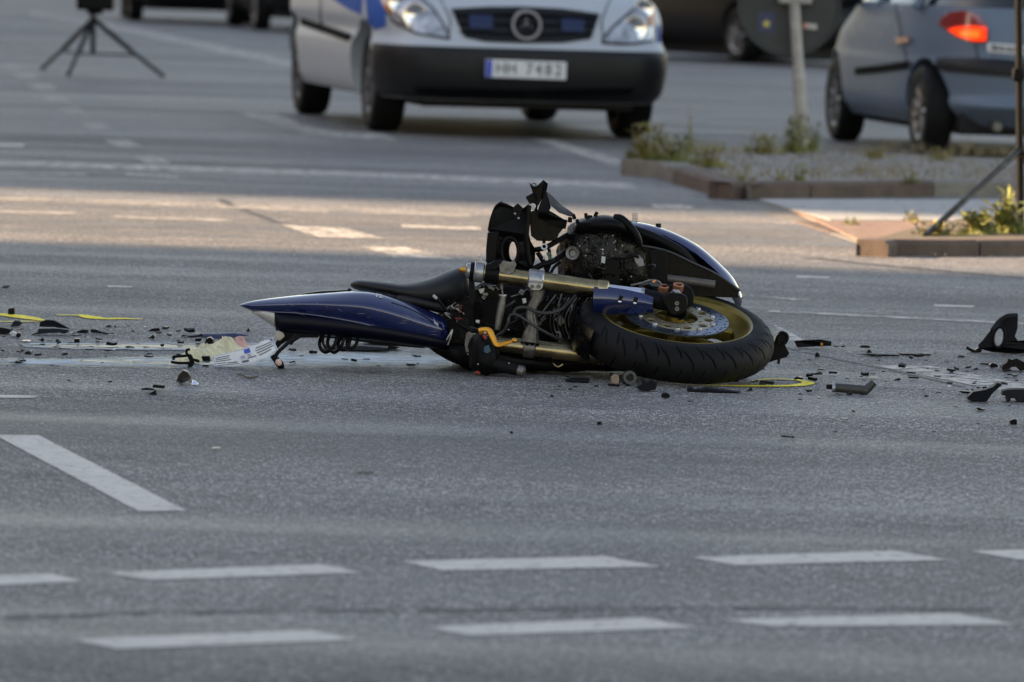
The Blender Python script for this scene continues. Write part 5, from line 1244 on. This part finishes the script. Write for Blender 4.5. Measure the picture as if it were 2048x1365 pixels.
# bent wire frame
wf = MB(); Yw = G(370, 736).y
for pts in ([(346, 718), (352, 717), (368, 716), (380, 715), (384, 722), (386, 730), (381, 736), (376, 735)], [(380, 703), (374, 704), (373, 710), (378, 718), (382, 728), (376, 734)], [(342, 728), (356, 730), (376, 730), (384, 728)], [(347, 716), (347, 724)]):
    wf.tube(smooth_poly([P(x, y, Yw) for x, y in pts], 4), .0042, 7)
o = wf.build('bent_bracket', M_BLACKP, None, 60, origin=Vector((*G(370, 736).xy, 0))); tag(o, 'bent black wire bracket in front of the cream cloth', DB); drop(o)
piece([(352, 765), (357, 751), (366, 742), (376, 746), (382, 756), (384, 768), (374, 764), (362, 770)], .035, mat('smoky_brown', (0.035, 0.028, 0.024), .3, var=.3), 'mirror_shell', 'smoky folded shell with a bright chrome corner before the plate', DB, tilt=.3, curve=.02)
piece([(382, 772), (385, 760), (397, 768), (395, 772)], .01, M_CHROME, 'chrome_corner', 'bright chrome corner touching the smoky folded shell', DB, tilt=.5)
piece([(296, 790), (303, 786), (311, 781), (313, 791)], .025, M_BLACKP, 'plastic_wedge', 'small black triangular wedge alone in front of the coolant trails', DB)
o = MB(); o.tube(smooth_poly([G(476, 752) + Vector((0, 0, .006)), G(484, 756) + Vector((0, 0, .01)), G(496, 759) + Vector((0, 0, .006)), G(515, 757) + Vector((0, 0, .006))], 5), .003, 6)
o = o.build('twig', mat('twig_brown', (.08, .055, .04), .7), None, origin=Vector((*G(495, 757).xy, 0))); tag(o, 'thin brown twig in front of the indicator', 'twig'); drop(o)
piece([(640, 703), (668, 699), (720, 697), (776, 701), (772, 706), (700, 706), (650, 706)], .12, M_DEB[2], 'splitter_plank', 'dark flat plank lying under the motorcycle tail', DB, tilt=1.5)
piece([(715, 700), (722, 690), (745, 686), (770, 690), (800, 696), (790, 700), (750, 700)], .10, M_ENGINE, 'gear_lump', 'dark mechanical lump behind the flat plank under the tail', DB, tilt=.4)
# around the front wheel
piece([(1222, 770), (1222, 756), (1229, 750), (1237, 753), (1238, 767), (1232, 772)], .03, mat('rusty_cream', (.34, .26, .17), .6, var=.5, vs_=60, c2=(.14, .08, .05)), 'rusty_nut', 'cream rust-specked lump under the tyre edge', DB)
rg = MB(); rc = G(1258, 772) + Vector((0, .0, .021)); rg.lathe(rc, (.25, -1, .15), [(.012, -.01), (.012, .008), (.020, .008), (.021, -.01)], 22, closed=True)
o = rg.build('rubber_ring', M_HOSE, None, origin=Vector((rc.x, rc.y, 0))); tag(o, 'grey rubber ring standing against the tyre', DB); drop(o)
piece([(1272, 776), (1283, 772), (1286, 757), (1291, 770), (1305, 762), (1315, 768), (1312, 780), (1296, 784), (1280, 782)], .04, M_BLACKP, 'torn_scrap', 'torn black scrap with a spike in front of the tyre', DB, tilt=.3)
piece([(1322, 796), (1324, 789), (1332, 787), (1340, 791), (1340, 797), (1330, 798)], .02, M_ENGINE, 'metal_nugget', 'dark bitty nugget in front of the torn scrap', DB)
piece([(1374, 784), (1376, 777), (1386, 777), (1387, 781), (1404, 780), (1412, 777), (1440, 781), (1482, 786), (1470, 788), (1420, 786)], .05, M_BLACKP, 'plastic_plank', 'long low black plank along the yellow line by the wheel', DB, tilt=1)
piece([(1492, 784), (1497, 782), (1502, 776), (1506, 783)], .02, M_BLACKG, 'plastic_cone', 'small black cone at the front of the yellow loop', DB)
piece([(1480, 758), (1480, 750), (1494, 750), (1495, 758)], .02, M_BLACKP, 'plastic_block', 'little dark block inside the yellow loop behind the wheel', DB)
piece([(1519, 740), (1524, 738), (1525, 734), (1528, 738), (1532, 741)], .015, M_BLACKG, 'plastic_clip', 'tiny black clip under the mudguard bracket', DB)
piece([(1130, 763), (1146, 759), (1180, 761), (1176, 767), (1142, 766)], .06, M_BLACKP, 'plastic_sheet', 'flat black sheet in front of the lower fork leg', DB, tilt=1.5)
# right group
o = piece([(1588, 684), (1617, 682), (1640, 681), (1663, 685), (1663, 694), (1640, 695), (1594, 697)], .02, M_BLACKP, 'trim_blade', 'curved black trim blade with orange marks beside the wheel', DB, tilt=.4, curve=.02)
mk = MB(); mk.box(P(1643.5, 690, G(1620, 697).y - .004), (.007, .004, .013)); mk.build('orange_mark', M_LEVER, o)
piece([(1630, 716), (1631, 707), (1637, 706), (1640, 715)], .02, M_BLACKP, 'rubber_nub', 'black rubber nub just in front of the trim blade', DB)
piece([(1634, 742), (1638, 738), (1646, 739), (1648, 742), (1642, 741)], .015, M_BLACKG, 'plastic_hook', 'tiny hooked black bit on open asphalt right of the wheel', DB)
piece([(1715, 712), (1745, 711), (1800, 713), (1798, 716), (1745, 716)], .02, M_BLACKP, 'plastic_rod', 'long thin black rod pointing at the flat strip', DB, tilt=.5)
piece([(1792, 707), (1804, 709), (1862, 710), (1861, 714), (1803, 713)], .02, M_BLACKG, 'plastic_strip', 'flat black strip ending the long thin rod', DB, tilt=.5)
piece([(1733, 707), (1736, 701), (1741, 701), (1744, 707)], .02, M_BLACKP, 'rubber_nub', 'black nub behind the long thin rod', DB)
# big headlamp shell on the right
hl3 = [(1958, 700), (1957, 692), (1966, 682), (1982, 662), (1992, 646), (2004, 635), (2020, 629), (2034, 630), (2036, 640), (2035, 660), (2030, 675), (2036, 684), (2048, 683), (2090, 690), (2095, 708), (2030, 710), (1985, 707)]
ov = [(1998 + 11.5 * math.cos(a) - 2 * math.sin(a), 675 + 20 * math.sin(a)) for a in [2 * math.pi * k / 22 for k in range(22)]]
o = piece(hl3, .02, M_BLACKP, 'headlamp_shell', 'large curved black fairing shell with an oval hole', DB, base=(2000, 708), tilt=.35, curve=.03, holes=[ov], bevel=.004)
Yh = G(2000, 708).y
rim = MB(); rim.tube(smooth_poly([P(1985, 662, Yh + .03), P(1998, 645, Yh + .04), P(2014, 634, Yh + .04), P(2034, 632, Yh + .05)], 5), .009, 10); rim.build('shell_edge', M_DEB[2], o)
rim = MB(); rim.tube([P(1998 + 12 * math.cos(a) - 2 * math.sin(a), 675 + 21 * math.sin(a), Yh + .012 * 1) for a in [2 * math.pi * k / 24 for k in range(25)]], .006, 8); rim.build('hole_rim', M_BLACKP, o)
piece([(1932, 700), (1934, 693), (1942, 699), (1950, 702), (1956, 698), (1965, 702), (1962, 707), (1945, 707)], .03, M_BLACKG, 'torn_scrap', 'twisted black scrap at the foot of the oval-holed shell', DB)
piece([(2003, 740), (2006, 732), (2014, 728), (2017, 719), (2024, 722), (2034, 719), (2050, 728), (2056, 742), (2040, 744), (2032, 736), (2022, 737), (2018, 743), (2008, 744)], .06, M_ENGINE, 'cast_bracket', 'dark cast bracket with an arch, in front of the oval-holed shell', DB)
piece([(1935, 802), (1936, 796), (1946, 786), (1970, 782), (1986, 776), (1994, 768), (2004, 770), (2000, 776), (1986, 788), (1974, 805), (1950, 805)], .05, M_BLACKP, 'fairing_wedge', 'black wedge-shaped fairing piece with a raised tail beside the white line', DB, tilt=.4)
piece([(1916, 783), (1930, 784), (1950, 785), (1946, 790), (1924, 788)], .02, M_BLACKG, 'plastic_spike', 'black spike pointing out behind the wedge-shaped fairing piece', DB)
piece([(2004, 792), (2006, 784), (2016, 781), (2040, 780), (2070, 781), (2072, 804), (2034, 805), (2032, 798), (2022, 798), (2021, 804), (2014, 804), (2013, 793)], .06, M_DEB[2], 'battery_cover', 'notched black box cover right of the wedge-shaped fairing piece', DB)
gg = MB(); Yg = G(1700, 789).y
gg.tube([P(1664, 779, Yg), P(1668, 779, Yg), P(1722, 783, Yg), P(1726, 783, Yg)], [.008, .0135, .0135, .012], 18)
o = gg.build('footrest', M_DALU if False else mat('brown_black_rubber', (.035, .032, .030), .5, var=.3), None, origin=Vector((*G(1700, 789).xy, 0))); tag(o, 'broken footrest tube with an angled grey joint lying on the asphalt', DB)
k_ = MB(); k_.tube([P(1728, 786, Yg), P(1738, 778, Yg), P(1748, 768, Yg)], [.014, .013, .011], 14); k_.sphere(P(1728, 785, Yg), (.017, .016, .016), 12); k_.build('joint', M_HOSE, o)
k_ = MB(); k_.tube([P(1664, 779, Yg), P(1670, 779, Yg)], .0142, 16); k_.build('end_ring', M_ALU, o)
k_ = MB(); k_.box(P(1658, 777, Yg), (.016, .02, .014)); k_.build('end_block', M_BLACKP, o, bevel=.002); drop(o)
piece([(1739, 758), (1740, 755), (1756, 756), (1755, 759)], .01, M_SMOKE, 'printed_scrap', 'pale printed scrap behind the broken footrest', DB)
piece([(2020, 851), (2020, 842), (2030, 839), (2035, 843), (2034, 851)], .02, M_BLACKG, 'plastic_block', 'dark rounded block alone in front of the notched box cover', DB)
piece([(1692, 789), (1700, 786), (1706, 789), (1702, 792), (1694, 791)], .02, M_DEB[2], 'plastic_shard', 'grey flat shard under the broken footrest', DB)
piece([(1786, 762), (1794, 758), (1801, 757), (1801, 762)], .02, M_BLUED, 'plastic_shard', 'small dark blue shard right of the broken footrest', DB)
piece([(1944, 741), (1953, 736), (1958, 741)], .02, M_BLUED, 'plastic_shard', 'small blue triangle left of the cast bracket', DB)
piece([(1978, 733), (1984, 727), (1996, 731), (1996, 736), (1982, 737)], .03, M_BLACKG, 'metal_clip', 'tangled black clip just left of the cast bracket', DB)
piece([(1958, 728), (1974, 728), (1982, 730), (1978, 732), (1960, 730)], .015, M_BLACKP, 'plastic_rod', 'thin black rod leading into the tangled clip', DB)
piece([(1914, 715), (1918, 712), (1930, 713), (1929, 716)], .02, M_BLACKP, 'plastic_shard', 'short black bar left of the oval-holed shell', DB)
piece([(1952, 817), (1955, 816), (1966, 820), (1974, 819), (1966, 823), (1956, 822)], .02, M_BLACKG, 'plastic_shard', 'crooked black sliver in front of the wedge-shaped fairing piece', DB)
piece([(1904, 812), (1912, 814), (1920, 815), (1912, 816)], .015, M_BLACKG, 'plastic_shard', 'thin black sliver between footrest and wedge-shaped piece', DB)
piece([(1848, 792), (1858, 793), (1857, 795), (1849, 795)], .015, M_BLACKP, 'plastic_shard', 'flat chip on open asphalt right of the footrest', DB)
piece([(422, 897), (440, 896), (441, 899), (424, 900)], .01, M_SMOKE, 'clear_sliver', 'pale sliver alone on the asphalt near the slanted dash', DB)
piece([(714, 945), (748, 946), (749, 949), (716, 949)], .012, mat('grey_stick', (.12, .12, .11), .7), 'grey_stick', 'grey stick lying alone between the wreck and the block markings', DB)
piece([(2, 577), (8, 573), (18, 572), (18, 576)], .04, M_BLACKP, 'plastic_shard', 'black shard lying far behind the left spray marks', DB)
piece([(1019, 868), (1020, 864), (1026, 865), (1027, 869)], .012, M_BLACKG, 'plastic_pebble', 'black pebble alone on the asphalt in front of the motorcycle', DB)
piece([(1703, 825), (1705, 822), (1710, 823), (1711, 826)], .012, M_BLACKG, 'plastic_pebble', 'black pebble alone on the asphalt in front of the footrest', DB)
piece([(1100, 795), (1102, 791), (1107, 792), (1107, 796)], .012, M_BLACKG, 'plastic_pebble', 'black pebble alone on the asphalt before the lower fork leg', DB)
# small chips
chips = []
for k in range(6):
    rr = random.Random(100 + k); b = MB(); n = rr.randint(4, 6); out = []
    for i in range(n):
        a = 2 * math.pi * i / n + rr.uniform(-.4, .4); out.append(Vector((math.cos(a) * rr.uniform(.6, 1.2) * .011, math.sin(a) * rr.uniform(.6, 1.2) * .011, rr.uniform(0, .004))))
    b.plate(out, [], Vector((0, 0, .0018 + .0035 * rr.random()))); o = b.build('plastic_chip', M_DEB[k % 4]); chips.append(o.data); bpy.data.objects.remove(o)
rr = random.Random(55)
zones = [(0, 500, 648, 742, 95, 'on the coolant trails left of the tail'), (500, 930, 700, 745, 22, 'on the wet asphalt under the tail'), (1120, 1560, 745, 800, 30, 'in front of the wheel and yellow loop'), (1560, 2048, 690, 810, 92, 'round the footrest and oval-holed shell'), (0, 2048, 600, 690, 14, 'behind the wreck'), (900, 2048, 805, 900, 10, 'in front of all the wreckage'), (100, 420, 742, 800, 8, 'round the smoky shell and wedge')]
for x0, x1, y0, y1, n, where in zones:
    for i in range(n):
        x = rr.uniform(x0, x1); y = rr.triangular(y0, y1); g = G(x, y)
        o = bpy.data.objects.new('plastic_chip', rr.choice(chips)); col.objects.link(o)
        s_ = rr.choice((.35, .5, .6, .7, .95, 1.3)); o.location = g + Vector((0, 0, .004)); o.rotation_euler = (0, 0, rr.uniform(0, 6.28)); o.scale = (s_ * rr.uniform(.8, 1.5), s_, s_ * rr.uniform(.6, 1.6))
        tag(o, 'tiny black plastic chip ' + where, 'debris', 'tiny plastic chips ' + where); o.location.z = .0045

M_CRUMB = [mat('clear_glass_crumb', (.50, .54, .56), .1, spec=.6), M_SMOKE, M_WHITEP]
crumbs = []
for me_, m_ in zip(chips[:3], M_CRUMB):
    q = me_.copy(); q.materials.clear(); q.materials.append(m_); crumbs.append(q)
for x0, x1, y0, y1, n, where in [(0, 420, 655, 735, 26, 'among the chips left of the tail'), (1100, 1330, 742, 775, 10, 'under the fork and wheel'), (1600, 2048, 700, 800, 14, 'round the broken footrest')]:
    for i in range(n):
        o = bpy.data.objects.new('lens_crumb', rr.choice(crumbs)); col.objects.link(o); o.location = G(rr.uniform(x0, x1), rr.uniform(y0, y1)); o.location.z = .0045
        s_ = rr.uniform(.2, .55); o.rotation_euler = (0, 0, rr.uniform(0, 6.28)); o.scale = (s_ * 1.3, s_, s_)
        tag(o, 'tiny pale lens crumb ' + where, 'debris', 'pale lens crumbs ' + where)
